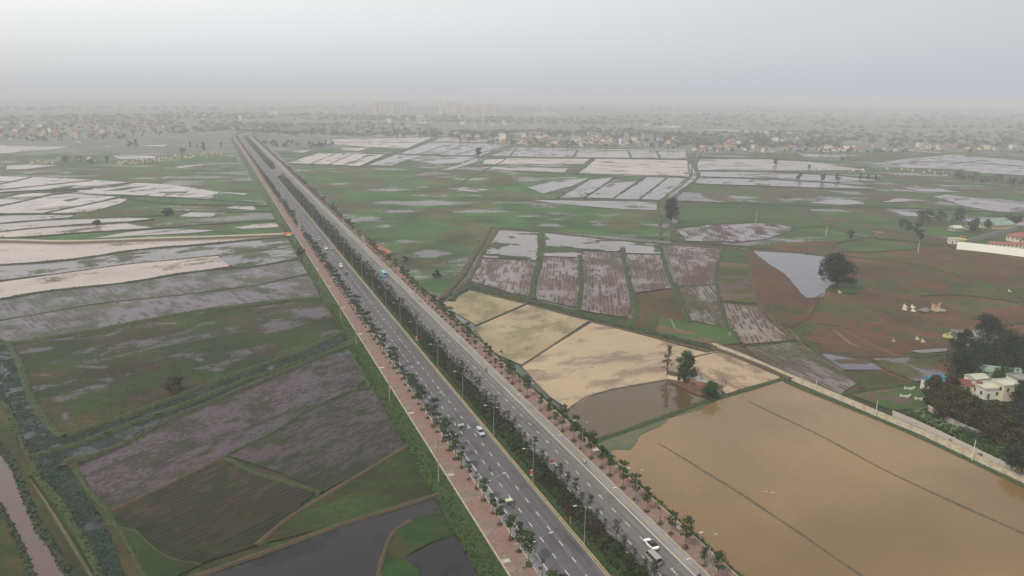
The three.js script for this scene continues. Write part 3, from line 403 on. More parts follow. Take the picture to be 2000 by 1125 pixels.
F('pond', [[1470, 490], [1560, 494], [1618, 503], [1640, 530], [1634, 552], [1612, 566], [1608, 583], [1574, 581], [1552, 560], [1536, 536], [1500, 514]], { mat: water([84, 86, 94], 0.05), wander: 1.2, step: 5 });
F('grass_field', [[1610, 566], [1640, 545], [1680, 545], [1695, 560], [1670, 572], [1640, 572]], { a: [62, 82, 40], b: [54, 80, 36], cov: 0.5, sc: 5, wander: 2, step: 5 });
F('grass_field', [[1640, 478], [1690, 466], [1720, 470], [1800, 485], [1700, 492], [1640, 492]], { a: [74, 84, 48], b: [60, 82, 46], cov: 0.5, sc: 10 });
// dried silt beside the road
F('silt_field', [[866, 592], [918, 567], [1028, 592], [930, 634], [884, 608]], { a: [148, 134, 108], b: [112, 108, 76], cov: 0.26, sc: 7, fine: 0.7, grain: 0.3, sat: 1.05, dark: 0.95, tone: 0.14, spots: [[905, 578, 25, 6, 0.35], [950, 620, 30, 6, 0.3], [900, 605, 16, 6, -0.4]] });
F('silt_field', [[926, 640], [1030, 595], [1152, 625], [1080, 672], [1018, 712], [965, 690], [940, 660]], { a: [154, 138, 112], b: [116, 110, 82], cov: 0.24, sc: 7, fine: 0.7, grain: 0.3, sat: 1.05, dark: 0.95, tone: 0.14, spots: [[1050, 625, 40, 8, 0.4], [1080, 635, 40, 8, 0.3], [1000, 640, 30, 8, 0.15], [985, 675, 22, 8, 0.35], [970, 660, 16, 6, -0.3]], tracks: [{ p: [[1150, 628], [1085, 668], [1022, 708]], w: 0.9, c: [146, 132, 108] }] });
F('silt_field', [[1020, 716], [1084, 674], [1156, 630], [1260, 656], [1345, 680], [1385, 690], [1365, 712], [1340, 730], [1298, 741], [1190, 760], [1150, 776], [1112, 800], [1075, 775], [1045, 745]], { a: [168, 149, 124], b: [132, 114, 98], cov: 0.2, sc: 7, an: 2.6, fine: 0.5, grain: 0.14, sat: 1.05, dark: 0.95, tone: 0.07, dir: [[1080, 720], [1300, 690]],
  spots: [[1310, 672, 30, 6, 0.7], [1190, 745, 50, 8, 0.4], [1240, 700, 30, 6, 0.3], [1275, 720, 40, 8, 0.45], [1090, 692, 25, 5, 0.5], [1040, 725, 30, 12, 0.5], [1040, 700, 20, 8, 0.5], [1150, 690, 50, 16, -0.3], [1130, 650, 40, 10, -0.3], [1150, 765, 40, 6, 0.3]] });
F('silt_field', [[1370, 690], [1405, 685], [1525, 737], [1480, 755], [1422, 772], [1395, 750], [1365, 735], [1355, 715]], { a: [164, 144, 120], b: [124, 104, 88], cov: 0.28, sc: 6, an: 3, fine: 0.5, grain: 0.14, sat: 1.05, dark: 0.95, tone: 0.08, dir: [[1400, 700], [1480, 740]], spots: [[1410, 740, 20, 8, 0.5], [1440, 720, 30, 6, 0.3], [1500, 735, 30, 5, -0.4]] });
F('pond', [[1106, 812], [1116, 795], [1150, 776], [1200, 762], [1300, 744], [1340, 756], [1362, 772], [1385, 780], [1240, 832], [1168, 858], [1132, 838]], { mat: water([78, 64, 44], 0.05) });
F('floating_weed', [[1160, 868], [1240, 838], [1385, 786], [1368, 800], [1310, 815], [1290, 832], [1254, 848], [1230, 878], [1200, 878], [1186, 892]], { y: GY + 0.1, a: [82, 92, 68], b: [96, 96, 70], cov: 0.35, sc: 5, ra: 0.5, rb: 0.5, wander: 1, step: 3 });
{ // silt-laden flood: colour clouds of suspended mud
  F('flooded_field', [[1162, 870], [1240, 842], [1400, 783], [1525, 743], [1700, 815], [2050, 962], [2250, 1060], [2250, 1180], [1460, 1180], [1390, 1110], [1290, 1000]], { a: [134, 110, 76], b: [154, 128, 92], dark: 0.8, sat: 1.18, ra: 0.12, cov: 0.45, sc: 60, an: 1.5, edge: 0.6, fine: 0.04, grain: 0.05, tone: 0.05, res: 0.4, 
    spots: [[1700, 815, 160, 30, 0.5], [1850, 890, 160, 30, 0.5], [1650, 1050, 160, 60, -0.3], [1560, 775, 60, 20, 0.5]] });
}
// ---------------------------------------------------------------- banks, paths and dykes between the plots
const grassTex = (base, alt, seed) => tex(256, 256, (u, v) => { const w = sstep(0.4, 0.62, 0.6 * tnoise(u, v, 12, seed) + 0.4 * tnoise(u, v, 40, seed + 1)), k = 0.72 + 0.5 * HASH[((u * 256 | 0) * 191 + (v * 256 | 0) * 617 + seed) & 65535] * 0.6 + 0.3 * tnoise(u, v, 60, seed + 2); return [cl(lerp(base[0], alt[0], w) * k), cl(lerp(base[1], alt[1], w) * k), cl(lerp(base[2], alt[2], w) * k)]; });
const gT1 = grassTex([36, 54, 20], [56, 62, 28], 21), gT2 = grassTex([28, 40, 22], [40, 54, 26], 23), gT3 = grassTex([76, 56, 38], [52, 56, 30], 25), gT4 = grassTex([70, 64, 52], [92, 84, 66], 27), gT5 = grassTex([168, 156, 132], [186, 174, 150], 29);
for (const t of [gT1, gT2, gT3, gT4, gT5]) t.repeat.set(1 / 9, 1 / 9);
const mGrass = std([255, 255, 255], 0.95, { map: gT1 }), mDark = std([255, 255, 255], 0.95, { map: gT2 }), mDirt = std([255, 255, 255], 0.95, { map: gT3 }), mMud = std([255, 255, 255], 0.95, { map: gT4 }), mTrack = std([255, 255, 255], 0.92, { map: gT5 });
const mLane = std([255, 255, 255], 0.92, { map: (() => { const t = grassTex([150, 140, 118], [128, 118, 98], 31); t.repeat.set(1 / 9, 1 / 9); return t; })() });
const tuftSpots = [];                                                 // places for tufts: x, y, z, size, kind
function line(px, h) { const w = P2(px, h), out = []; const c = new THREE.CatmullRomCurve3(w.map(p => new THREE.Vector3(p[0], 0, p[1])), false, 'centripetal'); const L = c.getLength(), n = Math.max(2, Math.min(400, Math.round(L / Math.max(2.5, Math.hypot(...w[0]) * 0.008)))); for (let i = 0; i <= n; i++) out.push(c.getPointAt(i / n)); return out; }
function bund(name, px, w, h, mat, o = {}) {
  const y0 = (o.y ?? GY) - 0.2, top_ = (o.y ?? GY) + h, pts = line(px, (o.y ?? GY) + h * 0.5), mb = new MB(), rows = []; let s = 0; const seed = (fieldCount++) * 7.3;
  pts.forEach((p, i) => {
    const a = pts[Math.max(0, i - 1)], b = pts[Math.min(pts.length - 1, i + 1)], dx = b.x - a.x, dz = b.z - a.z, L = Math.hypot(dx, dz), nx = -dz / L, nz = dx / L; if (i) s += p.distanceTo(pts[i - 1]);
    const jw = o.even ? 1 : 0.7 + 0.6 * noise(s / 7 + seed, 3), jh = o.even ? 1 : 0.65 + 0.6 * noise(s / 9 + seed, 8), sh = o.even ? 0 : (noise(s / 14 + seed, 5) - 0.5) * w * 0.5, hw = w * 0.5 * jw, sl = (h + 0.2) * 0.9;
    rows.push([[-hw - sl, y0], [-hw, top_ * jh + (o.y ?? GY) * (1 - jh)], [hw, top_ * jh + (o.y ?? GY) * (1 - jh)], [hw + sl, y0]].map(([k, y], q) => mb.v(p.x + nx * (k + sh), y, p.z + nz * (k + sh), q * (hw + sl) * 0.7, s)));
    if (o.tuft) { const r = rng(i * 97 + fieldCount * 1009), n = o.tuft * L * 0.5; for (let q = 0; q < n; q++) if (q < Math.floor(n) || r() < n % 1) { const k = (r() - 0.5) * 2 * (hw + sl * 0.8), f = (r() - 0.5) * L * 0.5; tuftSpots.push([p.x + nx * (k + sh) + dx / L * f, (o.y ?? GY) + h * Math.max(0, 1 - Math.max(0, Math.abs(k) - hw) / sl) * jh - 0.05, p.z + nz * (k + sh) + dz / L * f, (o.ts ?? 0.7) * 0.62 * (0.6 + 0.8 * r()), o.tk ?? 0]); } }
  });
  for (let i = 0; i < rows.length - 1; i++) for (let k = 0; k < 3; k++) mb.quad(rows[i][k], rows[i][k + 1], rows[i + 1][k + 1], rows[i + 1][k]);
  const g = mb.geo(); return structure(name, g, mat);
}
const T = { tuft: 1.6, ts: 0.75 }, TD = { tuft: 1.6, ts: 0.8, tk: 1 };
// power-pole side
bund('field_bund', [[-400, 540], [0, 517], [130, 507.5], [280, 486.5], [380, 478.5], [500, 467], [560, 463]], 2.2, 0.7, mDark, { tuft: 0.5, ts: 1.2, tk: 1 });
bund('field_bund', [[-300, 588], [30, 546], [120, 533.5], [250, 515.5], [350, 506], [480, 493], [588, 480.5]], 0.7, 0.3, mDark, { tuft: 0.12, ts: 1.0, tk: 1 });
bund('field_bund', [[-300, 625], [0, 584], [80, 570.5], [250, 551.5], [380, 530.5], [500, 520], [602, 501]], 1.8, 0.6, mDark, { tuft: 0.6, ts: 1.1, tk: 1 });
bund('field_bund', [[-200, 660], [40, 619], [190, 593], [360, 575], [500, 557], [622, 531]], 0.9, 0.25, mGrass, { tuft: 0.4 });
bund('field_bund', [[-200, 715], [0, 671], [60, 664], [190, 643], [300, 622.5], [390, 605.5], [500, 594], [560, 586], [655, 577]], 2.2, 0.7, mGrass, { tuft: 1.2, ts: 0.9 });
bund('field_bund', [[655, 577], [690, 575]], 2.2, 0.7, mGrass, T);
bund('field_bund', [[128, 850], [230, 815], [320, 783], [385, 758], [500, 715], [575, 690], [692, 637]], 1.6, 0.7, mGrass, { tuft: 2.2, ts: 0.8 });
bund('field_bund', [[60, 893], [150, 865], [260, 825], [380, 781], [500, 736], [600, 701], [700, 662]], 1.5, 0.8, mGrass, { tuft: 2.6, ts: 0.9 });
bund('field_bund', [[124, 912], [135, 898], [180, 890], [272, 851], [305, 832], [430, 776], [540, 732], [640, 690], [700, 668]], 1.5, 0.8, mGrass, { tuft: 1.8, ts: 0.8 });
bund('field_bund', [[15, 670], [42, 724], [63, 780], [102, 832], [126, 850]], 1.6, 0.7, mGrass, T);
bund('field_bund', [[212, 999], [320, 949], [438, 893]], 0.7, 0.4, mDirt, { tuft: 0.9, ts: 0.6 });
bund('field_bund', [[438, 893], [450, 884], [530, 846], [605, 799], [692, 762], [722, 756]], 0.6, 0.35, mGrass, { tuft: 2.0, ts: 0.55 });
bund('field_bund', [[440, 894], [500, 924], [560, 940], [628, 961]], 1.0, 0.3, mGrass, { tuft: 2.2, ts: 0.5 });
bund('field_bund', [[812, 859], [745, 902], [646, 961], [560, 1015], [498, 1066]], 1.0, 0.4, mDirt, { tuft: 0.8, ts: 0.5 });
bund('field_bund', [[868, 962], [770, 991], [640, 1033], [510, 1080], [400, 1118], [360, 1132]], 1.0, 0.5, mDirt, { tuft: 1.2, ts: 0.6 });
bund('field_bund', [[262, 1033], [230, 1030], [212, 1001], [172, 957], [146, 915]], 0.9, 0.4, mGrass, { tuft: 1.5, ts: 0.6 });
bund('field_bund', [[392, 1102], [330, 1089], [262, 1033]], 0.5, 0.15, mGrass, { tuft: 1.5, ts: 0.5 });
bund('field_bund', [[290, 1135], [250, 1066], [216, 1004]], 0.8, 0.3, mGrass, { tuft: 1.5, ts: 0.6 });
bund('field_bund', [[802, 1016], [768, 1040], [750, 1082], [738, 1132]], 0.8, 0.3, mDirt, { tuft: 1.2, ts: 0.5 });
bund('canal_bank', [[-120, 770], [-20, 850], [22, 905], [42, 958], [70, 1015], [110, 1080], [142, 1135]], 1.4, 0.3, mDark, { tuft: 3.5, ts: 0.9, tk: 1 });
bund('canal_bank', [[-30, 960], [2, 992], [38, 1062], [66, 1135]], 0.9, 0.3, mDark, { tuft: 3, ts: 0.9, tk: 1 });
bund('canal_bank', [[-60, 735], [8, 788], [35, 848], [58, 892], [72, 928], [118, 982], [165, 1058], [202, 1135]], 1.1, 0.4, mGrass, { tuft: 2, ts: 0.8, tk: 1 });
for (const p of [[[-400, 386], [0, 376], [110, 370], [200, 366], [255, 357]], [[60, 346], [20, 355], [0, 359]], [[180, 352], [90, 361], [0, 370]], [[0, 402], [108, 379], [150, 373]], [[0, 387], [50, 377], [180, 369]], [[82, 417], [150, 403], [240, 384]], [[-300, 440], [0, 418], [82, 417], [145, 418]], [[0, 436], [95, 429], [250, 423.5], [330, 420]], [[0, 452], [82, 444], [250, 434], [300, 428]], [[-200, 472], [60, 461.5], [175, 453], [295, 446], [400, 438], [545, 430]], [[180, 379], [330, 385], [500, 395]], [[330, 411], [440, 414], [540, 412]], [[230, 385], [340, 398], [530, 402]]]) bund('field_bund', p, 1.6, 0.6, mDark, { tuft: 0.1, ts: 1.6, tk: 1 });
// concrete lane on a low dyke to the roadside kiosk
bund('lane_dyke', [[-400, 478], [0, 470.5], [130, 473], [300, 467.5], [400, 464.5], [500, 461], [578, 457.5]], 6, 1.0, mMud, { even: true });
bund('concrete_lane', [[-400, 476.5], [0, 469], [130, 471.5], [300, 466], [400, 463], [500, 459.5], [578, 456.5]], 4.2, 1.22, std([255, 255, 255], 0.9, { map: concTex }), { even: true });
// the other side
const RB = [[[[1360, 290], [1352, 320], [1348, 346], [1318, 372], [1289, 392], [1286, 412], [1290, 440], [1291, 467]], 1.6, mDirt], [[[1372, 292], [1360, 322], [1364, 346], [1330, 374], [1310, 392]], 3, mGrass], [[[1310, 440], [1318, 455], [1328, 470]], 2, mDirt],
  [[[862, 583], [900, 540], [930, 490], [958, 446]], 2.6, mDirt], [[[884, 574], [915, 545], [945, 490], [974, 447]], 2.2, mDirt], [[[958, 444], [1050, 451], [1170, 465], [1292, 476], [1410, 484], [1480, 489], [1560, 493], [1620, 500], [1640, 502]], 2.0, mDirt],
  [[[1310, 470], [1440, 480], [1600, 498]], 1.5, mDark], [[[1575, 405], [1625, 440], [1680, 462], [1712, 465]], 1.6, mDirt], [[[1712, 464], [1650, 470], [1624, 482], [1628, 494], [1660, 500], [1770, 512], [1900, 545], [2010, 585]], 1.6, mGrass], [[[1712, 466], [1760, 468], [1830, 478], [1900, 486]], 3.0, mDark],
  [[[880, 366], [930, 340], [985, 312], [1008, 290], [1015, 276]], 2.0, mDirt], [[[702, 326], [762, 300], [800, 290], [855, 268]], 4, mDark], [[[782, 302], [860, 304], [945, 306]], 2.5, mDark], [[[560, 319], [640, 321], [705, 325]], 2, mDark], [[[940, 308], [1050, 309], [1162, 309], [1342, 311]], 2.2, mDark], [[[1126, 339], [1140, 328], [1162, 309]], 4, mDark], [[[1000, 334], [1126, 340], [1240, 344], [1346, 346]], 1.8, mDark],
  [[[1040, 389], [1160, 389], [1290, 393]], 1.8, mGrass], [[[1142, 386], [1180, 361], [1200, 346]], 1.4, mDark], [[[1197, 388], [1240, 358], [1262, 346]], 1.4, mDark], [[[1247, 390], [1302, 348]], 1.4, mDark], [[[1088, 387], [1150, 351]], 1.4, mDark],
  [[[1120, 307], [1130, 292]], 1.2, mDark], [[[1232, 308], [1225, 293]], 1.2, mDark], [[[1288, 308], [1281, 294]], 1.2, mDark], [[[1000, 291.5], [1340, 295.5]], 1.5, mDark], [[[1357, 333.5], [1500, 334], [1640, 342], [1720, 350]], 1.5, mDark], [[[1357, 345.5], [1500, 349.5], [1640, 357]], 1.5, mDark], [[[1356, 360], [1500, 364], [1710, 371]], 2, mDark], [[[1300, 392], [1420, 396], [1580, 402], [1700, 404], [1820, 408], [2000, 416]], 2.4, mDark], [[[1360, 309], [1500, 309], [1600, 316]], 1.6, mDark], [[[1700, 322], [1860, 316], [2040, 328]], 2, mDark],
  [[[620, 299], [600, 304], [575, 314]], 1, mDark], [[[655, 300], [622, 313], [605, 321]], 1, mDark], [[[690, 301], [655, 315], [640, 322]], 1, mDark], [[[725, 302], [688, 316], [672, 323]], 1, mDark], [[[870, 283], [815, 302]], 1, mDark], [[[905, 284], [850, 303]], 1, mDark], [[[945, 286], [885, 304]], 1, mDark], [[[980, 287], [918, 305]], 1, mDark], [[[1000, 280], [920, 279], [840, 278]], 1.4, mDark], [[[660, 278], [790, 278], [820, 279]], 1.2, mDark], [[[888, 271], [868, 278]], 1, mDark], [[[922, 272], [905, 279]], 1, mDark], [[[960, 273], [945, 279]], 1, mDark]];
for (const [p, w, m] of RB) bund('field_bund', p, w, 0.6, m, m === mLane ? { even: true } : { tuft: 0.08, ts: 1.6, tk: 1 });
const RN_ = [[[[914, 560], [1030, 590], [1140, 618], [1250, 646], [1400, 678]], 1.6, 0.8, mDark, { tuft: 1.6, ts: 1.0, tk: 1 }], [[[912, 565], [1030, 594], [1150, 626], [1300, 664], [1390, 686]], 1.0, 0.5, mDirt, { tuft: 0.3, ts: 0.6 }], [[[880, 588], [895, 572], [914, 562]], 3, 0.8, mDark, TD],
  [[[1056, 458], [1052, 505], [1042, 560], [1040, 584]], 2.6, 0.4, mGrass, { tuft: 1, ts: 0.9 }], [[[1132, 498], [1135, 540], [1130, 606]], 2.4, 0.4, mGrass, { tuft: 1, ts: 0.9 }], [[[1216, 484], [1222, 530], [1238, 590], [1244, 625]], 2.4, 0.4, mGrass, { tuft: 1, ts: 0.9 }], [[[1288, 478], [1300, 520], [1316, 562], [1346, 630]], 2.2, 0.4, mGrass, { tuft: 1, ts: 0.9 }], [[[1412, 486], [1402, 520], [1400, 560], [1418, 630], [1450, 670]], 1.8, 0.35, mGrass, { tuft: 0.8, ts: 0.8 }], [[[1466, 510], [1468, 555], [1486, 595], [1550, 664]], 1.6, 0.3, mDirt, { tuft: 0.5, ts: 0.8 }], [[[1325, 557.5], [1398, 556]], 0.8, 0.25, mDark, {}], [[[1414, 590], [1480, 596]], 0.8, 0.25, mDark, {}],
  [[[928, 637], [980, 614], [1030, 594]], 0.8, 0.35, mDark, { tuft: 0.8, ts: 0.5 }], [[[1018, 714], [1080, 674], [1156, 628]], 0.5, 0.3, mMud, { tuft: 0.2, ts: 0.5, tk: 1 }], [[[1100, 812], [1116, 794], [1150, 774], [1200, 760], [1300, 742]], 0.5, 0.45, mMud, { tuft: 0.3, ts: 0.5, tk: 1 }], [[[1388, 690], [1355, 698], [1350, 706]], 0.8, 0.4, mDirt, {}], [[[1388, 690], [1440, 683], [1400, 680]], 0.6, 0.3, mDirt, {}],
  [[[1162, 862], [1240, 836], [1385, 782], [1425, 770], [1530, 739]], 1.5, 0.7, mGrass, { tuft: 2.0, ts: 0.6 }], [[[1104, 812], [1130, 838], [1162, 864]], 1.2, 0.6, mDark, { tuft: 2.5, ts: 0.8, tk: 1 }],
  [[[1450, 676], [1500, 672], [1550, 666]], 1.2, 0.4, mDark, { tuft: 1.2, ts: 0.7, tk: 1 }], [[[1600, 691], [1680, 689]], 0.8, 0.25, mDark, { tuft: 0.4 }], [[[1690, 698], [1780, 697], [1860, 690]], 0.8, 0.25, mDark, { tuft: 0.4 }], [[[1636, 771], [1720, 756], [1790, 748]], 1.0, 0.3, mGrass, { tuft: 0.8 }], [[[1552, 640], [1600, 690], [1680, 745]], 1.0, 0.2, mGrass, { tuft: 0.3 }], [[[1852, 690], [1760, 690]], 1, 0.2, mGrass, {}], [[[1490, 625], [1560, 628], [1640, 636]], 0.7, 0.2, mGrass, { tuft: 0.2 }],
  [[[1390, 678], [1460, 704], [1545, 740]], 1.6, 0.7, mDirt, { tuft: 0.3 }],
  [[[1534, 745], [1700, 812], [1860, 882], [2050, 974]], 1.6, 0.6, mGrass, { tuft: 1.6, ts: 0.6 }], [[[1900, 620], [1962, 632], [2040, 625]], 1.2, 0.3, mDark, { tuft: 0.5 }], [[[1800, 577], [1870, 575], [1990, 590]], 1.5, 0.3, mDark, { tuft: 0.5, tk: 1 }]];
for (const [p, w, h, m, o] of RN_) bund('field_bund', p, w, h, m, o);
bund('concrete_lane', [[1392, 672], [1460, 698], [1545, 735], [1700, 800], [1860, 870], [2050, 960]], 1.9, 0.85, mLane, { even: true });
// half-drowned ridges in the silt flood
for (const [p, w] of [[[[1460, 783], [1520, 812], [1600, 850], [1740, 924], [1860, 980], [2040, 1060]], 0.22], [[[1286, 866], [1310, 880], [1340, 898], [1374, 920]], 0.1], [[[1374, 920], [1440, 960], [1500, 1000], [1560, 1040], [1610, 1075], [1690, 1130]], 0.3]]) bund('field_bund', p, w, 0.42, mMud, { tuft: 0.8, ts: 0.35, tk: 1 });
// grassed side slopes of the main road
{
  const r = rng(4);
  for (let t = T_END; t > -420; t -= 0.5) { const near = t > -150 ? 9 : 3; for (let k = 0; k < near; k++) { const f = r(), off = 21.1 + 5.6 * f; const p = R(off, t + r() * 0.5, lerp(-0.16, GY + 0.12, f)); tuftSpots.push([p.x, p.y - 0.1, p.z, 0.35 + 0.45 * r(), r() < 0.82 ? 0 : 1]); } for (let k = 0; k < 2; k++) { const f = r(), p = R(-27.8 - 1.8 * f, t + r() * 0.5, lerp(-0.2, GY, f)); tuftSpots.push([p.x, p.y - 0.1, p.z, 0.5 + 0.4 * r(), r() < 0.5 ? 0 : 1]); } }
  // strip of grass along the open edge of the median
  for (let t = T_END; t > -300; t -= 0.35) { const p = R(-0.7 - 1.3 * r(), t, 0.12); tuftSpots.push([p.x, p.y, p.z, 0.35 + 0.25 * r(), 0]); }
}
// ---------------------------------------------------------------- plants
function leafCloud(seed, lobes, size, o = {}) {                       // lobes: [x, y, z, rx, ry, rz, leaves]; leaf-sized faces spread through each lobe
  const r = rng(seed), pos = [], nor = [], col = [], idx = []; const c0 = o.c0 ?? [0.014, 0.032, 0.009], c1 = o.c1 ?? [0.042, 0.072, 0.018];
  const n = new THREE.Vector3(), t1 = new THREE.Vector3(), t2 = new THREE.Vector3();
  for (const [x, y, z, rx, ry, rz, q] of lobes) for (let k = 0; k < q; k++) {
    const th = r() * 6.28318, cz = r() * 2 - 1, sr = Math.sqrt(1 - cz * cz), rad = Math.pow(r(), o.fill ?? 0.45);
    const dx = sr * Math.cos(th), dy = cz, dz = sr * Math.sin(th), px = x + dx * rx * rad, py = y + dy * ry * rad, pz = z + dz * rz * rad;
    n.set(dx + (r() - 0.5) * 1.4, dy + 0.45 + (r() - 0.5) * 1.2, dz + (r() - 0.5) * 1.4).normalize();
    t1.set(r() - 0.5, r() - 0.5, r() - 0.5).cross(n).normalize(); t2.crossVectors(n, t1);
    const s = size * (0.6 + 0.8 * r()), w = s * (o.slim ?? 0.62), b = pos.length / 3, m = r(), f = r() * r();
    const c = [lerp(c0[0], c1[0], m), lerp(c0[1], c1[1], m), lerp(c0[2], c1[2], m)]; if (o.dry && r() < o.dry) { c[0] = 0.13 + 0.06 * r(); c[1] = 0.085; c[2] = 0.035; }
    for (const [a, bb, h] of [[-s, 0, -0.12 * s], [0, -w, 0.1 * s], [s, 0, -0.12 * s], [0, w, 0.1 * s]]) { pos.push(px + t1.x * a + t2.x * bb + n.x * h, py + t1.y * a + t2.y * bb + n.y * h, pz + t1.z * a + t2.z * bb + n.z * h); nor.push(n.x, n.y, n.z); col.push(...c); }
    idx.push(b, b + 1, b + 2, b, b + 2, b + 3);
  }
  const g = new THREE.BufferGeometry(); g.setAttribute('position', new THREE.Float32BufferAttribute(pos, 3)); g.setAttribute('normal', new THREE.Float32BufferAttribute(nor, 3)); g.setAttribute('color', new THREE.Float32BufferAttribute(col, 3)); g.setIndex(idx); return g;
}
const mBanana = std([60, 88, 34], 0.6, { side: THREE.DoubleSide });
const mLeaf = phys([255, 255, 255], 0.75, { vertexColors: true, side: THREE.DoubleSide, ior: 1.35, specularIntensity: 0.25 });
const mBark = std([92, 80, 68], 0.95), mBarkD = std([66, 56, 48], 0.95), mStake = std([120, 104, 84], 0.95);
// tufts of grass along banks and slopes: far too many to count
{
  const mk = (seed, c0, c1) => { const r = rng(seed), mb = new MB(); for (let k = 0; k < 9; k++) { const a = r() * 6.28, lean = 0.15 + 0.5 * r(), h = 0.5 + 0.5 * r(), bx = (r() - 0.5) * 0.9, bz = (r() - 0.5) * 0.9, w = 0.13 + 0.12 * r(), ca = Math.cos(a), sa = Math.sin(a), m = r(); mb.col = [lerp(c0[0], c1[0], m), lerp(c0[1], c1[1], m), lerp(c0[2], c1[2], m)]; mb.face([[bx - sa * w, 0, bz + ca * w], [bx + sa * w, 0, bz - ca * w], [bx + sa * w * 0.6 + ca * lean * 0.6, h * 0.75, bz - ca * w * 0.6 + sa * lean * 0.6], [bx + ca * lean * 1.2, h, bz + sa * lean * 1.2]]); } return mb.geo(); };
  const geos = [mk(3, [0.02, 0.055, 0.008], [0.055, 0.098, 0.016]), mk(8, [0.012, 0.026, 0.01], [0.03, 0.048, 0.016])];
  const names = ['bank_grass', 'bank_weeds'], labels = ['short green grass tufts on the banks and road slopes', 'dark rank weeds along ditches and bunds'];
  for (let k = 0; k < 2; k++) {
    const list = tuftSpots.filter(s => s[4] === k), im = new THREE.InstancedMesh(geos[k], mLeaf, list.length), m = new THREE.Matrix4(), q = new THREE.Quaternion(), r = rng(50 + k), up = new THREE.Vector3(0, 1, 0), c = new THREE.Color();
    list.forEach((s, i) => { q.setFromAxisAngle(up, r() * 6.28); m.compose(new THREE.Vector3(s[0], s[1], s[2]), q, new THREE.Vector3(s[3], s[3] * (0.45 + 0.4 * r()), s[3])); im.setMatrixAt(i, m); const b = 0.7 + 0.6 * r(); { const d = fbm(s[0] / 5, s[2] / 5, 3), dry = d > 0.6 ? (d - 0.6) * 4 : 0; im.setColorAt(i, c.setRGB(b * (0.9 + 0.5 * r() * r() + dry), b * (1 + dry * 0.2), b * 0.9)); } });
    top(im, names[k], labels[k], 'grass', null, 'stuff');
  }
}
// floating weed in the canals
{
  const g = leafCloud(61, [[0, 0.05, 0, 0.5, 0.12, 0.5, 12]], 0.2, { c0: [0.03, 0.055, 0.038], c1: [0.06, 0.095, 0.06] }), r = rng(19), spots = [];
  const fill = (px, n) => { const poly = P2(px), sh = poly; let x0 = 1e9, x1 = -1e9, z0 = 1e9, z1 = -1e9; for (const [x, z] of poly) { x0 = Math.min(x0, x); x1 = Math.max(x1, x); z0 = Math.min(z0, z); z1 = Math.max(z1, z); }
    const inside = (x, z) => { let c = false; for (let i = 0, j = sh.length - 1; i < sh.length; j = i++) if ((sh[i][1] > z) !== (sh[j][1] > z) && x < (sh[j][0] - sh[i][0]) * (z - sh[i][1]) / (sh[j][1] - sh[i][1]) + sh[i][0]) c = !c; return c; };
    for (let k = 0; k < n; k++) { const x = lerp(x0, x1, r()), z = lerp(z0, z1, r()); if (inside(x, z) && fbm(x / 4, z / 4, 2) > 0.42) spots.push([x, z]); } };
  fill([[-40, 665], [12, 676], [40, 735], [68, 800], [108, 846], [128, 853], [62, 893], [36, 850], [10, 790], [-40, 730]], 9000);
  fill([[58, 898], [120, 878], [142, 915], [170, 962], [206, 1012], [252, 1135], [200, 1135], [165, 1060], [118, 985], [72, 930]], 9000);
  fill([[130, 853], [575, 694], [690, 650], [690, 668], [600, 702], [260, 826], [62, 893]], 16000);
  const im = new THREE.InstancedMesh(g, mLeaf, spots.length), m = new THREE.Matrix4(), q = new THREE.Quaternion(), up = new THREE.Vector3(0, 1, 0);
  spots.forEach(([x, z], i) => { const s = 0.7 + 0.8 * r(); q.setFromAxisAngle(up, r() * 6.28); im.setMatrixAt(i, m.compose(new THREE.Vector3(x, GY + 0.02, z), q, new THREE.Vector3(s, s, s))); });
  top(im, 'water_weed', 'dark floating water weed filling the weedy canals', 'water weed', null, 'stuff');
}
// young street trees: slim trunk on three stakes, tiered crown, shoots at the foot
function streetTree(name, seed, o) {
  const g = new THREE.Group(), r = rng(seed), h = o.h, mb = new MB(); g.name = name;
  const lean = [(r() - 0.5) * 0.35, (r() - 0.5) * 0.35];
  mb.bar([0, -0.1, 0], [lean[0] * 0.5, h * 0.5, lean[1] * 0.5], 0.085, 0.06, 6).bar([lean[0] * 0.5, h * 0.5, lean[1] * 0.5], [lean[0], h * 0.93, lean[1]], 0.06, 0.02, 5);
  for (const l of o.lobes) mb.bar([lean[0] * 0.7, Math.max(0.8, l[1] - 0.8), lean[1] * 0.7], [lean[0] + l[0] * 0.7, l[1], lean[1] + l[2] * 0.7], 0.035, 0.012, 4);
  part(g, 'trunk', mb.geo(), o.bark ?? mBark);
  part(g, 'crown', leafCloud(seed + 1, o.lobes.map(l => [l[0] + lean[0], l[1], l[2] + lean[1], ...l.slice(3)]), o.leaf ?? 0.2, o), mLeaf);
  if (o.stakes) { const s = new MB(), a0 = r() * 6; for (let k = 0; k < 3; k++) { const a = a0 + k * 2.09; s.bar([Math.cos(a) * 0.65, -0.05, Math.sin(a) * 0.65], [Math.cos(a) * 0.05, 1.7, Math.sin(a) * 0.05], 0.035, 0.03, 4); } part(g, 'stakes', s.geo(), mStake); }
  if (o.shoots) part(g, 'base_shoots', leafCloud(seed + 2, [[0, 0.28, 0, 0.75, 0.32, 0.65, o.shoots * 2.2]], 0.2, { c0: [0.035, 0.042, 0.022], c1: [0.075, 0.07, 0.04], dry: 0.25 }), mLeaf);
  return shade(g);
}
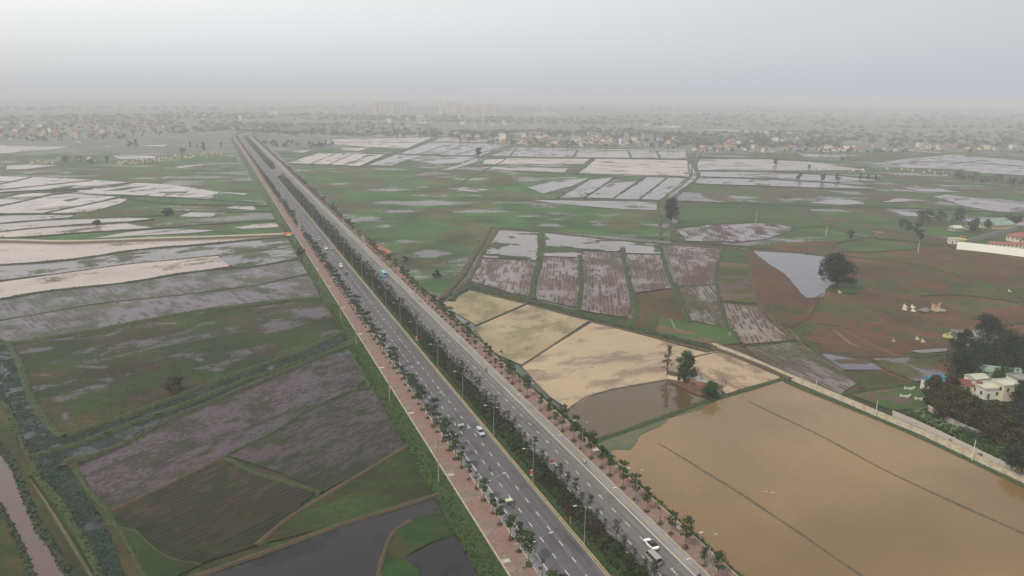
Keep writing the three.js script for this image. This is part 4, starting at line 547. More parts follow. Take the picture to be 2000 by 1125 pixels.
const LOB = r => { const out = []; const tiers = 2 + Math.floor(r() * 2); for (let k = 0; k < tiers; k++) { const y = 3.3 + k * (1.25 + 0.4 * r()), w = (k === tiers - 1 ? 0.95 : 1.15) * (0.8 + 0.5 * r()); out.push([(r() - 0.5) * 0.5, y, (r() - 0.5) * 0.5, w, 0.65, w, 90]); out.push([(r() - 0.5) * 1.7, y + (r() - 0.5) * 0.6, (r() - 0.5) * 1.7, 0.65, 0.42, 0.65, 34]); out.push([(r() - 0.5) * 2.0, y + (r() - 0.5) * 0.6, (r() - 0.5) * 1.7, 0.65, 0.42, 0.65, 34]); } return out; };
const G_ST = 'young street trees along both pavements';
const treeKinds = []; for (let k = 0; k < 7; k++) { const r = rng(300 + k * 11), lobes = LOB(r); treeKinds.push(streetTree('street_tree', 400 + k * 17, { h: Math.max(...lobes.map(l => l[1])), lobes, stakes: true, shoots: 26 })); }
{ // thin, nearly bare ones
  treeKinds.push(streetTree('street_tree', 901, { h: 5.2, lobes: [[0, 4.7, 0, 0.5, 0.4, 0.5, 26], [0.3, 3.4, 0.2, 0.4, 0.3, 0.4, 14]], stakes: true, shoots: 22, dry: 0.15 }));
  const r = rng(1234), farL = [], label = 'young staked street tree with tiered green crown on the brick pavement', rows = [];
  for (const [off, ph] of [[15.35, 2], [-22.55, 0.6]]) for (let t = T_END - 2 - ph; t > T_FAR + 30; t -= 6.15) { if (r() < 0.05) continue; rows.push([off, t + (r() - 0.5) * 1.8]); };
  rows.sort((a, b) => b[1] - a[1]);
  let n = 0;
  for (const [off, t] of rows) {
    if (off > 0 && t > -378 && t < -352) continue; if (off < 0 && t > -315 && t < -292) continue;
    const u = r(), p = R(off + (r() - 0.5) * 0.3, t, 0.12), kind = u < 0.1 ? 7 : Math.floor(r() * 7), s = (off > 0 ? 1.14 : 1.02) * (0.68 + 0.58 * r());
    if (n++ < 300) { const src = treeKinds[kind]; const c = src.clone(); c.name = numbered('street_tree'); c.position.copy(p); c.rotation.y = r() * 6.28; c.scale.set(s * 1.05, s, s * 1.05); { const side = off > 0 ? 'on the pavement by the power pole slope' : 'on the pavement beside silt and water', look = kind === 7 ? 'thin nearly bare staked street tree' : s > 1.12 ? 'taller full crowned staked street tree' : s < 0.86 ? 'short small crowned staked street tree' : 'middling tiered staked street tree'; tag(c, `${look} ${side}`, 'tree', `${look}s ${side}`); } scene.add(c); }
    else farL.push([p, s, r() * 6.28]);
  }
  const g = mergeGeometries([leafCloud(71, [[0, 3.6, 0, 1.0, 0.7, 1.0, 30], [0.2, 4.8, 0.1, 0.8, 0.6, 0.8, 22]], 0.34), (() => { const b = new MB(); b.col = [0.08, 0.07, 0.055]; b.bar([0, 0, 0], [0, 4.6, 0], 0.1, 0.04, 4); const q = b.geo(); q.deleteAttribute('uv'); return q; })()]);
  const im = new THREE.InstancedMesh(g, mLeaf, farL.length), m = new THREE.Matrix4(), q = new THREE.Quaternion(), up = new THREE.Vector3(0, 1, 0);
  farL.forEach(([p, s, a], i) => { q.setFromAxisAngle(up, a); im.setMatrixAt(i, m.compose(p, q, new THREE.Vector3(s, s, s))); });
  top(im, 'distant_street_trees', 'rows of street trees running on along the far road', 'trees', null, 'stuff');
}
{ // the median: a row of small dark trees on its far edge, dense mixed shrubbery beneath
  const kinds = []; for (let k = 0; k < 5; k++) { const r = rng(700 + k * 5), lobes = []; const tiers = 3; for (let q = 0; q < tiers; q++) { const y = 2.7 + q * 0.85 + r() * 0.2, w = (1.15 - 0.2 * q) * (0.8 + 0.4 * r()); lobes.push([(r() - 0.5) * 0.3, y, (r() - 0.5) * 0.3, w, 0.3, w, 66]); } kinds.push(streetTree('median_tree', 720 + k * 9, { h: 4.7, lobes, leaf: 0.15, c0: [0.012, 0.02, 0.011], c1: [0.03, 0.042, 0.02], bark: mBarkD })); }
  const r = rng(4321); let n = 0; const far = [];
  for (let t = T_END - 1; t > -1650; t -= 4.3) {
    if (t < -766 && t > -878) continue;
    const p = R(-7.75 + (r() - 0.5) * 0.3, t + (r() - 0.5) * 2.2, 0.12), s = 0.72 + 0.6 * r(), a = r() * 6.28;
    if (n++ < 300) { const c = kinds[Math.floor(r() * 5)].clone(); c.name = numbered('median_tree'); c.position.copy(p); c.rotation.y = a; c.scale.set(s, s, s); { const look = s > 1.12 ? 'taller dark layered tree' : s < 0.88 ? 'stunted dark layered tree' : 'middling dark layered tree'; tag(c, `${look} on the planted median`, 'tree', `${look}s along the median`); } scene.add(c); } else far.push([p, s, a]);
  }
  const pieces = [leafCloud(801, [[0, 0.7, 0, 1.0, 0.75, 1.0, 74]], 0.22, { c0: [0.012, 0.024, 0.007], c1: [0.036, 0.056, 0.015] }), leafCloud(802, [[0, 0.6, 0, 0.9, 0.7, 0.9, 66]], 0.2, { c0: [0.016, 0.016, 0.009], c1: [0.038, 0.03, 0.015], dry: 0.08 }), leafCloud(803, [[0, 0.6, 0, 0.7, 0.6, 0.7, 50]], 0.22, { c0: [0.03, 0.05, 0.01], c1: [0.07, 0.09, 0.018] })];
  const nm = ['median_shrubbery', 'median_brown_shrubbery', 'median_bright_shrubbery'], lb = ['dense dark green shrubbery covering the road median', 'reddish brown shrubbery scattered over the road median', 'bright yellow green shrubs dotted through the median planting'], lists = [[], [], []];
  for (let t = T_END; t > -1640; t -= t > -500 ? 0.62 : 1.2) {
    if (t < -766 && t > -878) continue;
    for (let k = 0; k < (t > -500 ? 4 : 3); k++) { const off = -2.7 - 4.9 * r(), z = fbm(off / 3 + 50, t / 9, 3), u = r(); const kind = u < 0.035 ? 2 : (z + 0.25 * (r() - 0.5) > 0.56 ? 1 : 0); const s = (0.65 + 0.75 * noise(off / 2, t / 5) + 0.25 * r()) * (t < -500 ? 1.3 : 1); const p = R(off, t, 0.1); lists[kind].push([p, s, r() * 6.28, kind === 2 ? 0.7 : 1 + 0.35 * r()]); }
  }
  for (const [p, s, a] of far) lists[0].push([p, s * 1.4, a, 2.5]);
  for (let k = 0; k < 3; k++) { const im = new THREE.InstancedMesh(pieces[k], mLeaf, lists[k].length), m = new THREE.Matrix4(), q = new THREE.Quaternion(), up = new THREE.Vector3(0, 1, 0); lists[k].forEach(([p, s, a, h], i) => { q.setFromAxisAngle(up, a); im.setMatrixAt(i, m.compose(p, q, new THREE.Vector3(s, s * h, s))); }); top(im, nm[k], lb[k], 'shrubbery', null, 'stuff'); }
}
// ---------------------------------------------------------------- street furniture
const mPole = std([136, 138, 138], 0.5, { metalness: 0.2 }), mConc = std([138, 134, 124], 0.9), mLens = std([182, 186, 188], 0.3), mDarkMetal = std([52, 54, 58], 0.6);
function makeLamp() {                                                 // long arm towards local +x
  const g = new THREE.Group(); g.name = 'street_lamp';
  part(g, 'base', new THREE.CylinderGeometry(0.2, 0.24, 0.5, 8).translate(0, 0.25, 0), mPole);
  part(g, 'pole', new THREE.CylinderGeometry(0.07, 0.13, 10.0, 8).translate(0, 5.4, 0), mPole);
  part(g, 'arm', new MB().bar([0, 9.6, 0], [0.9, 10.35, 0], 0.055, 0.05, 6).bar([0.9, 10.35, 0], [2.6, 10.75, 0], 0.05, 0.04, 6).geo(), mPole);
  part(g, 'arm', new MB().bar([0, 9.9, 0], [-1.0, 9.5, 0], 0.045, 0.035, 6).geo(), mPole);
  for (const [x, y, s] of [[2.85, 10.8, 1], [-1.15, 9.46, 0.7]]) { const h = part(g, 'lamp_head', new THREE.BoxGeometry(0.9 * s, 0.13 * s, 0.32 * s).translate(x, y, 0), mLens); part(h, 'lens', new THREE.BoxGeometry(0.6 * s, 0.04, 0.24 * s).translate(x, y - 0.09 * s, 0), mLens); }
  return shade(g);
}
const lampProto = makeLamp();
const lampRows = [[14.9, 35.3, 28.5, Math.PI, 'slim grey double-arm street lamp on the pavement beside the power poles', 'street lamps beside the power pole pavement'], [-0.75, 84.3, 31.2, 0, 'slim grey double-arm street lamp on the grassy median edge', 'street lamps on the grassy median edge'], [-8.0, 80.3, 31.2, Math.PI, 'slim grey double-arm street lamp among the small median trees', 'street lamps among the median trees'], [-22.1, 104.3, 31.35, 0, 'slim grey double-arm street lamp on the brick pavement beside the silt fields', 'street lamps on the pavement by the silt fields']];
for (const [off, t0, step, turn, label, grp] of lampRows) for (let t = t0 + step * 3; t > -1560; t -= step) {
  if (t > 128 || (off < 0 && off > -9 && t < -766 && t > -878)) continue;
  const c = lampProto.clone(); c.name = numbered('street_lamp'); c.position.copy(R(off, t, off > 0 || off < -20 ? 0.1 : 0.08)); c.rotation.y = ROAD_TURN + (turn ? 0 : Math.PI); tag(c, label, 'street lamp', grp); scene.add(c);
}
// banners hung on lamp posts
const mBanner = std([196, 40, 30], 0.8), mBannerW = std([222, 216, 206], 0.8), mBannerO = std([206, 84, 40], 0.8);
function banner(off, t, side, label, m1) { const p = R(off, t, 2.6), g = group('lamp_banner', label, 'banner', [p.x, p.y, p.z], ROAD_TURN); part(g, 'cloth', new THREE.BoxGeometry(0.75, 1.25, 0.03).translate(side * 0.5, 0.65, 0), m1); part(g, 'hem', new THREE.BoxGeometry(0.75, 0.32, 0.032).translate(side * 0.5, -0.14, 0), mBannerW); part(g, 'hem', new THREE.BoxGeometry(0.75, 0.2, 0.032).translate(side * 0.5, 1.38, 0), mBannerW); part(g, 'bracket', new MB().bar([0, 1.5, 0], [side * 0.95, 1.5, 0], 0.02, 0.02, 5).bar([0, -0.32, 0], [side * 0.95, -0.32, 0], 0.02, 0.02, 5).geo(), mPole); }
banner(-0.75, 84.3 - 31.2, -1, 'orange red banner with white hem on the grassy median lamp post', mBannerO);
banner(-8.0, 80.3 - 31.2, 1, 'deep red banner with white hems on a lamp among median trees', mBanner);
banner(-0.75, 84.3 - 31.2 * 5, -1, 'faded orange banner on a median lamp post further up the road', mBannerO);
// concrete power poles below the slope
function makePowerPole() { const g = new THREE.Group(); g.name = 'power_pole'; part(g, 'pole', new THREE.CylinderGeometry(0.12, 0.22, 13.5, 8).translate(0, 6.75, 0), mConc); part(g, 'bracket', new MB().box(-0.09, 12.7, -0.7, 0.09, 12.86, 0.7).geo(), mDarkMetal); part(g, 'insulator', new MB().bar([0, 12.86, -0.6], [0, 13.15, -0.6], 0.06, 0.04, 6).geo(), mDarkMetal); part(g, 'insulator', new MB().bar([0, 12.86, 0.6], [0, 13.15, 0.6], 0.06, 0.04, 6).geo(), mDarkMetal); return shade(g); }
const powerProto = makePowerPole();
for (const t of [43, -18, -82, -123, -194, -260, -322, -386, -450, -520, -590, -660, -740, -820, -900]) { const p = R(23.6, t, GY + 0.35), c = powerProto.clone(); c.name = numbered('power_pole'); c.position.copy(p); c.rotation.y = ROAD_TURN; tag(c, 'tall pale concrete power pole on the grass slope below the pavement', 'power pole', 'power poles along the grass slope'); scene.add(c); }
{ const p = U(1024, 1090, 12.6); const g = group('twin_power_pole', 'pair of pale concrete power poles standing side by side', 'power pole', [p.x, GY + 0.4, p.z], 0); for (const s of [-1, 1]) part(g, 'pole', new THREE.CylinderGeometry(0.12, 0.2, 13.3, 8).translate(s * 0.22, 6.65, 0), mConc); part(g, 'bracket', new MB().box(-0.4, 11, -0.15, 0.4, 11.15, 0.15).geo(), mDarkMetal); shade(g); }
for (const [x, y0, y1, lab] of [[1709.5, 815, 783, 'pale concrete pole beside the dyke lane at the garden plot'], [1898, 902, 861, 'pale concrete pole between dyke lane and long garden wall'], [1476, 436, 412, 'thin pale pole in the flooded stubble field'], [1613, 461, 441, 'thin pale pole in the green field by the dyke'], [1793, 492, 470, 'thin pale pole in the brown field below the white compound wall'], [1593, 762, 742, 'thin wooden pole beside the dyke lane and rowed field'], [122, 361, 348, 'thin pole standing in silver flood water'], [1216, 408, 392, 'small pale post at the edge of the flooded strip'], [1004, 352, 330, 'thin pale pole in the green meadow']]) {
  const p = U(x, y0); let h = 3; for (let k = 2; k < 14; k += 0.1) { const q = toPx(p.x, p.z, GY + k); if (q[1] <= y1) { h = k; break; } h = k; }
  const g = group('concrete_pole', lab, 'pole', [p.x, GY, p.z], 0); part(g, 'shaft', new THREE.CylinderGeometry(0.12, h > 7 ? 0.24 : 0.15, h, 8).translate(0, h / 2, 0), std([188, 182, 160], 0.9)); part(g, 'cap', new THREE.CylinderGeometry(0.14, 0.14, 0.12, 8).translate(0, h + 0.05, 0), mConc); shade(g);
}
// pale drain covers set in the pavements
for (const [off, t] of [[19.4, 84], [19.4, 41], [19.4, -4], [19.4, -50], [19.4, -95], [19.4, -140], [19.4, -185], [19.4, -230], [-26.5, 87], [-26.5, 42]]) { const p = R(off, t, 0.14), g = group('drain_slab', off > 0 ? 'pale concrete drain slab in the pavement by the grass slope' : 'pale concrete slab at the outer edge of the waterside pavement', 'slab', [p.x, p.y, p.z], ROAD_TURN, off > 0 ? 'drain slabs by the grass slope' : 'slabs on the waterside pavement'); part(g, 'slab', new THREE.BoxGeometry(2.0, 0.07, 1.5), std([158, 152, 138], 0.9)); part(g, 'cover', new THREE.BoxGeometry(1.1, 0.06, 0.55).translate(0.1, 0.06, 0.1), std([178, 174, 162], 0.9)); shade(g); }
{ // roadside hoarding and parasol where the concrete lane meets the road
  const p = U(561, 460.5, 0.1), g = group('roadside_hoarding', 'low orange and cream hoarding where the concrete lane meets the road', 'hoarding', [p.x, 0.1, p.z], 0.1);
  part(g, 'panel', new THREE.BoxGeometry(6, 1.3, 0.25).translate(0, 2.1, 0), std([206, 112, 62], 0.8)); part(g, 'lower_panel', new THREE.BoxGeometry(3.2, 1.2, 0.22).translate(1.2, 0.85, 0.05), std([224, 206, 160], 0.8)); part(g, 'lower_panel', new THREE.BoxGeometry(2.6, 1.2, 0.2).translate(-1.7, 0.85, 0), std([186, 90, 54], 0.8)); for (const x of [-2.9, 0, 2.9]) part(g, 'post', new THREE.CylinderGeometry(0.07, 0.07, 2.8, 6).translate(x, 1.4, -0.2), mDarkMetal); shade(g);
  const q = U(573, 461, 0.1), b = group('blue_parasol', 'faded blue parasol on the pavement beside the orange hoarding', 'parasol', [q.x, 0.1, q.z], 0); part(b, 'canopy', new THREE.ConeGeometry(1.5, 0.7, 8, 1, true).translate(0, 2.4, 0), std([88, 104, 160], 0.8, { side: THREE.DoubleSide })); part(b, 'pole', new THREE.CylinderGeometry(0.03, 0.03, 2.6, 6).translate(0, 1.3, 0), mPole); shade(b);
}
// dirt apron beside the far pavement
F('dirt_apron', [[716, 478], [736, 476], [768, 492], [748, 502], [735, 492]], { y: 0.0, a: [156, 118, 92], b: [140, 104, 82], cov: 0.4, sc: 3 });

// ---------------------------------------------------------------- vehicles; local +z is forward
const mGlass = phys([16, 18, 22], 0.08, { ior: 1.5 }), mTyre = std([22, 22, 23], 0.85), mRim = std([150, 152, 156], 0.35, { metalness: 0.7 }), mPlastic = std([28, 28, 30], 0.7), mRedLamp = std([140, 20, 18], 0.3), mLampClear = std([214, 216, 220], 0.2), mPlate = std([222, 222, 214], 0.6);
function loft(st) {                                                   // stations [z, yBottom, yTop, halfWidth]
  const mb = new MB(), rings = st.map(([z, b, t, w]) => [[-w * 0.96, b], [-w, b + 0.18], [-w, lerp(b, t, 0.62)], [-w * 0.93, t - 0.03], [-w * 0.8, t], [w * 0.8, t], [w * 0.93, t - 0.03], [w, lerp(b, t, 0.62)], [w, b + 0.18], [w * 0.96, b]].map(([x, y]) => [x, y, z]));
  for (let i = 0; i < rings.length - 1; i++) for (let k = 0; k < 10; k++) { const l = (k + 1) % 10; mb.face([rings[i][k], rings[i][l], rings[i + 1][l], rings[i + 1][k]]); }
  mb.face(rings[0].slice().reverse()); mb.face(rings[rings.length - 1]); return mb.geo();
}
function makeCar(name, label, category, o) {
  const g = new THREE.Group(), L = o.L, W = o.W / 2, paint = phys(o.color, 0.32, { clearcoat: 0.6, clearcoatRoughness: 0.1, metalness: o.metal ?? 0.1 }), roofM = o.roof ? phys(o.roof, 0.2, { clearcoat: 0.5 }) : paint; g.name = name; tag(g, label, category);
  part(g, 'body', loft(o.body.map(([z, b, t, w]) => [z * L, b, t, w * W])), paint);
  const [fb, fr, rr, rb] = o.cab.map(z => z * L), yb = o.belt, H = o.H, wb = W * 0.94, wt = W * (o.tumble ?? 0.78);
  const mb = new MB(), A = [[-wb, yb, fb], [wb, yb, fb], [wb, yb + 0.04, rb], [-wb, yb + 0.04, rb]], T4 = [[-wt, H - 0.05, fr], [wt, H - 0.05, fr], [wt, H - 0.05, rr], [-wt, H - 0.05, rr]];
  for (let k = 0; k < 4; k++) { const l = (k + 1) % 4; mb.face([A[l], A[k], T4[k], T4[l]]); } part(g, 'cabin', mb.geo(), o.cabM ?? paint);
  const rf = new MB(), C = T4.map(([x, y, z], k) => [x * 0.86, H, z * 0.97 + (fr + rr) * 0.015]); rf.face([C[3], C[2], C[1], C[0]]); for (let k = 0; k < 4; k++) { const l = (k + 1) % 4; rf.face([T4[l], T4[k], C[k], C[l]]); } part(g, 'roof', rf.geo(), roofM);
  const on = (a, b, c, d, u0, u1, v0, v1, out) => { const P = (u, v) => { const p = [0, 1, 2].map(i => lerp(lerp(a[i], b[i], u), lerp(d[i], c[i], u), v)); return [p[0] + out[0], p[1] + out[1], p[2] + out[2]]; }; return new MB().face([P(u0, v0), P(u1, v0), P(u1, v1), P(u0, v1)]).geo(); };
  part(g, 'windscreen', on(A[0], A[1], T4[1], T4[0], 0.05, 0.95, 0.06, 0.94, [0, 0.012, 0.02]), mGlass);
  part(g, 'rear_window', on(A[2], A[3], T4[3], T4[2], 0.07, 0.93, o.rwLow ?? 0.1, 0.92, [0, 0.012, -0.02]), mGlass);
  for (let k = 0; k < o.win; k++) { const a0 = (k + 0.08) / o.win, a1 = (k + 0.94) / o.win; part(g, 'side_window', on(A[1], A[2], T4[2], T4[1], Math.max(a0, 0.03), Math.min(a1, 0.97), 0.1, 0.88, [0.015, 0.005, 0]), mGlass); part(g, 'side_window', on(A[3], A[0], T4[0], T4[3], 1 - Math.min(a1, 0.97), 1 - Math.max(a0, 0.03), 0.1, 0.88, [-0.015, 0.005, 0]), mGlass); }
  const ty = new THREE.CylinderGeometry(o.R, o.R, 0.2, 14).rotateZ(Math.PI / 2), rm = new THREE.CylinderGeometry(o.R * 0.62, o.R * 0.62, 0.215, 10).rotateZ(Math.PI / 2);
  for (const z of [o.ax[0] * L, o.ax[1] * L]) for (const s of [-1, 1]) { const w = part(g, 'wheel', ty, mTyre); w.position.set(s * (W - 0.1), o.R, z); part(w, 'rim', rm, mRim); }
  const [z0, , t0] = o.body[0], n = o.body.length - 1, [z1, , t1] = o.body[n];
  for (const s of [-1, 1]) { part(g, 'headlight', new THREE.BoxGeometry(0.36, 0.14, 0.1).translate(s * W * 0.62, t0 - 0.1, z0 * L - 0.02), mLampClear); part(g, 'tail_light', new THREE.BoxGeometry(0.26, 0.2, 0.08).translate(s * W * 0.68, t1 - 0.2, z1 * L), mRedLamp); part(g, 'mirror', new THREE.BoxGeometry(0.2, 0.14, 0.1).translate(s * (W + 0.08), yb + 0.1, fb - 0.35), paint); }
  part(g, 'bumper', new THREE.BoxGeometry(W * 1.7, 0.18, 0.1).translate(0, 0.42, z0 * L + 0.01), mPlastic); part(g, 'bumper', new THREE.BoxGeometry(W * 1.7, 0.18, 0.1).translate(0, 0.42, z1 * L - 0.01), mPlastic);
  part(g, 'number_plate', new THREE.BoxGeometry(0.5, 0.12, 0.03).translate(0, 0.6, z1 * L - 0.07), mPlate);
  return shade(g);
}
const sedanO = { L: 4.65, W: 1.84, H: 1.45, belt: 0.88, cab: [0.24, 0.03, -0.2, -0.4], win: 2, R: 0.33, ax: [0.3, -0.29], tumble: 0.76, body: [[0.5, 0.28, 0.66, 0.82], [0.46, 0.22, 0.76, 0.94], [0.26, 0.2, 0.9, 1], [0, 0.2, 0.93, 1], [-0.3, 0.2, 0.98, 1], [-0.45, 0.24, 1.0, 0.96], [-0.5, 0.34, 0.9, 0.86]] };
const suvO = { L: 4.75, W: 1.88, H: 1.78, belt: 1.08, cab: [0.25, 0.1, -0.42, -0.47], win: 3, R: 0.37, ax: [0.3, -0.3], tumble: 0.82, body: [[0.5, 0.34, 0.84, 0.86], [0.46, 0.28, 0.98, 0.96], [0.26, 0.26, 1.08, 1], [0, 0.26, 1.1, 1], [-0.45, 0.28, 1.12, 0.99], [-0.5, 0.36, 1.08, 0.92]] };
const vanO = { L: 5.2, W: 1.9, H: 2.2, belt: 1.12, cab: [0.42, 0.27, -0.46, -0.485], win: 4, R: 0.35, ax: [0.31, -0.27], tumble: 0.84, rwLow: 0.16, body: [[0.5, 0.34, 0.82, 0.86], [0.46, 0.26, 1.02, 0.97], [0.4, 0.24, 1.12, 1], [0, 0.24, 1.14, 1], [-0.47, 0.24, 1.14, 0.99], [-0.5, 0.32, 1.1, 0.95]] };
const truckO = { L: 5.1, W: 1.85, H: 1.75, belt: 1.05, cab: [0.28, 0.14, -0.1, -0.14], win: 2, R: 0.37, ax: [0.31, -0.3], tumble: 0.8, body: [[0.5, 0.34, 0.82, 0.86], [0.45, 0.28, 0.98, 0.96], [0.26, 0.26, 1.06, 1], [-0.12, 0.26, 1.08, 1], [-0.47, 0.3, 1.06, 1], [-0.5, 0.36, 1.0, 0.95]] };
const busO = { L: 8.2, W: 2.4, H: 3.0, belt: 1.5, cab: [0.492, 0.47, -0.485, -0.497], win: 7, R: 0.45, ax: [0.3, -0.27], tumble: 0.92, rwLow: 0.2, body: [[0.5, 0.4, 1.4, 0.94], [0.48, 0.32, 1.5, 1], [0, 0.32, 1.52, 1], [-0.48, 0.32, 1.52, 1], [-0.5, 0.4, 1.46, 0.95]] };
function park(g, off, t, away, y = 0.01) { g.position.copy(R(off, t, y)); g.rotation.y = ROAD_TURN + (away ? Math.PI : 0); g.name = numbered(g.name); scene.add(g); return g; }
park(makeCar('sedan', 'white sedan with glossy black roof beside the grey minibus', 'car', { ...sedanO, color: [236, 236, 232], roof: [16, 18, 24], cabM: phys([16, 18, 24], 0.2), metal: 0 }), -15.4, 91, true);
park(makeCar('minibus', 'dusty grey minibus with dark windows beside the white sedan', 'minibus', { ...vanO, color: [148, 140, 138] }), -12.6, 96.2, true);
park(makeCar('sport_utility_car', 'silver sport utility car in the lane beside the median kerb', 'car', { ...suvO, color: [178, 184, 194], metal: 0.4 }), 2.7, 19, false);
park(makeCar('sport_utility_car', 'white sport utility car just ahead of the dark blue pickup', 'car', { ...suvO, color: [228, 222, 206], metal: 0 }), 5.6, -232, false);
park(makeCar('pickup_truck', 'dark blue pickup truck following the white sport utility car', 'pickup', { ...truckO, color: [36, 44, 74] }), 5.9, -210, false);
park(makeCar('sedan', 'white saloon car driving abreast of a silver saloon', 'car', { ...sedanO, color: [238, 238, 234], metal: 0 }), 6.3, -291, false);
park(makeCar('sedan', 'silver saloon car overtaking the white saloon by the median', 'car', { ...sedanO, color: [164, 170, 180], metal: 0.4 }), 2.4, -290, false);
park(makeCar('sedan', 'grey saloon car with pale bonnet near the orange hoarding', 'car', { ...sedanO, color: [150, 148, 146] }), 6.6, -325, false);
{ const b = park(makeCar('bus', 'turquoise blue bus driving alone past the median trees', 'bus', { ...busO, color: [84, 178, 200], metal: 0 }), -14.1, -199, true); part(b, 'roof_vent', new THREE.BoxGeometry(1.1, 0.16, 1.6).translate(0, 3.08, 0.6), std([120, 196, 212], 0.5)); part(b, 'roof_vent', new THREE.BoxGeometry(0.8, 0.14, 0.9).translate(0, 3.07, -2.2), std([120, 196, 212], 0.5)); shade(b); }
// ---------------------------------------------------------------- riders: one continuous body meshed from tapered capsules
function bodyMesh(caps, size, res, colorOf) {                         // caps: [ax, ay, az, ra, bx, by, bz, rb]; size: half extent
  const mc = new MarchingCubes(res, new THREE.MeshStandardMaterial(), false, false, 60000); mc.isolation = 0; const half = size, n = res;
  const d = (x, y, z) => { let m = 1e9; for (const [ax, ay, az, ra, bx, by, bz, rb] of caps) { const lx = bx - ax, ly = by - ay, lz = bz - az, h = Math.max(0, Math.min(1, ((x - ax) * lx + (y - ay) * ly + (z - az) * lz) / (lx * lx + ly * ly + lz * lz + 1e-9))); const q = Math.hypot(x - ax - h * lx, y - ay - h * ly, z - az - h * lz) - lerp(ra, rb, h); const k = 0.05, e = Math.max(k - Math.abs(m - q), 0) / k; m = Math.min(m, q) - e * e * k * 0.25; } return m; };
  for (let k = 0; k < n; k++) for (let j = 0; j < n; j++) for (let i = 0; i < n; i++) mc.field[i + j * n + k * n * n] = -d((i - n / 2) / (n / 2) * half, (j - n / 2) / (n / 2) * half, (k - n / 2) / (n / 2) * half);
  mc.update(); const c = mc.count, pos = new Float32Array(mc.positionArray.slice(0, c * 3)), nor = new Float32Array(mc.normalArray.slice(0, c * 3)), col = new Float32Array(c * 3);
  for (let i = 0; i < c; i++) { for (let a = 0; a < 3; a++) pos[i * 3 + a] *= half; const q = colorOf(pos[i * 3], pos[i * 3 + 1], pos[i * 3 + 2]); col.set(q, i * 3); }
  const g = new THREE.BufferGeometry(); g.setAttribute('position', new THREE.BufferAttribute(pos, 3)); g.setAttribute('normal', new THREE.BufferAttribute(nor, 3)); g.setAttribute('color', new THREE.BufferAttribute(col, 3)); return g;
}
// seated, hips at the origin, facing +z, hands on a handlebar at (0.3, 0.22, 0.5)
const riderCaps = [[0, 0.02, 0, 0.15, 0, 0.3, 0.03, 0.13], [0, 0.3, 0.03, 0.14, 0, 0.5, 0.07, 0.12], [-0.16, 0.5, 0.07, 0.075, 0.16, 0.5, 0.07, 0.075], [0, 0.52, 0.07, 0.055, 0, 0.64, 0.1, 0.055], [0, 0.7, 0.11, 0.095, 0, 0.76, 0.12, 0.1], [0, 0.66, 0.17, 0.05, 0, 0.7, 0.2, 0.03]];
for (const s of [-1, 1]) { riderCaps.push([s * 0.18, 0.5, 0.07, 0.065, s * 0.27, 0.25, 0.16, 0.05], [s * 0.27, 0.25, 0.16, 0.048, s * 0.3, 0.22, 0.42, 0.034], [s * 0.3, 0.22, 0.42, 0.036, s * 0.3, 0.22, 0.5, 0.036], [s * 0.09, -0.02, 0.02, 0.095, s * 0.17, -0.02, 0.42, 0.07], [s * 0.17, -0.02, 0.42, 0.066, s * 0.15, -0.42, 0.36, 0.045], [s * 0.15, -0.46, 0.34, 0.045, s * 0.16, -0.48, 0.5, 0.04]); for (let f = 0; f < 4; f++) riderCaps.push([s * (0.27 + f * 0.022), 0.235, 0.5, 0.013, s * (0.27 + f * 0.022), 0.2, 0.545, 0.011]); riderCaps.push([s * 0.26, 0.22, 0.47, 0.014, s * 0.24, 0.2, 0.53, 0.011]); }
const mSkinCloth = std([255, 255, 255], 0.85, { vertexColors: true });
const riderGeo = (shirt, trousers) => bodyMesh(riderCaps, 0.86, 52, (x, y, z) => y > 0.56 ? [0.33, 0.21, 0.15] : (Math.abs(x) > 0.21 && z > 0.38 && y > 0.1) ? [0.33, 0.21, 0.15] : y > 0.06 && !(z > 0.12 && y < 0.1) ? shirt : y < -0.44 ? [0.03, 0.03, 0.03] : trousers);
function addRider(host, label, hostPos, turn, shirt, trousers, helmetC) {
  const g = new THREE.Group(); g.name = numbered('person'); g.position.copy(hostPos); g.rotation.y = turn; part(g, 'body', riderGeo(shirt, trousers), mSkinCloth);
  part(g, 'helmet', new THREE.SphereGeometry(0.135, 12, 8, 0, 6.2832, 0, 1.9).rotateX(-0.25).translate(0, 0.75, 0.1), std(helmetC, 0.35)); tag(g, label, 'person'); scene.add(shade(g));
}
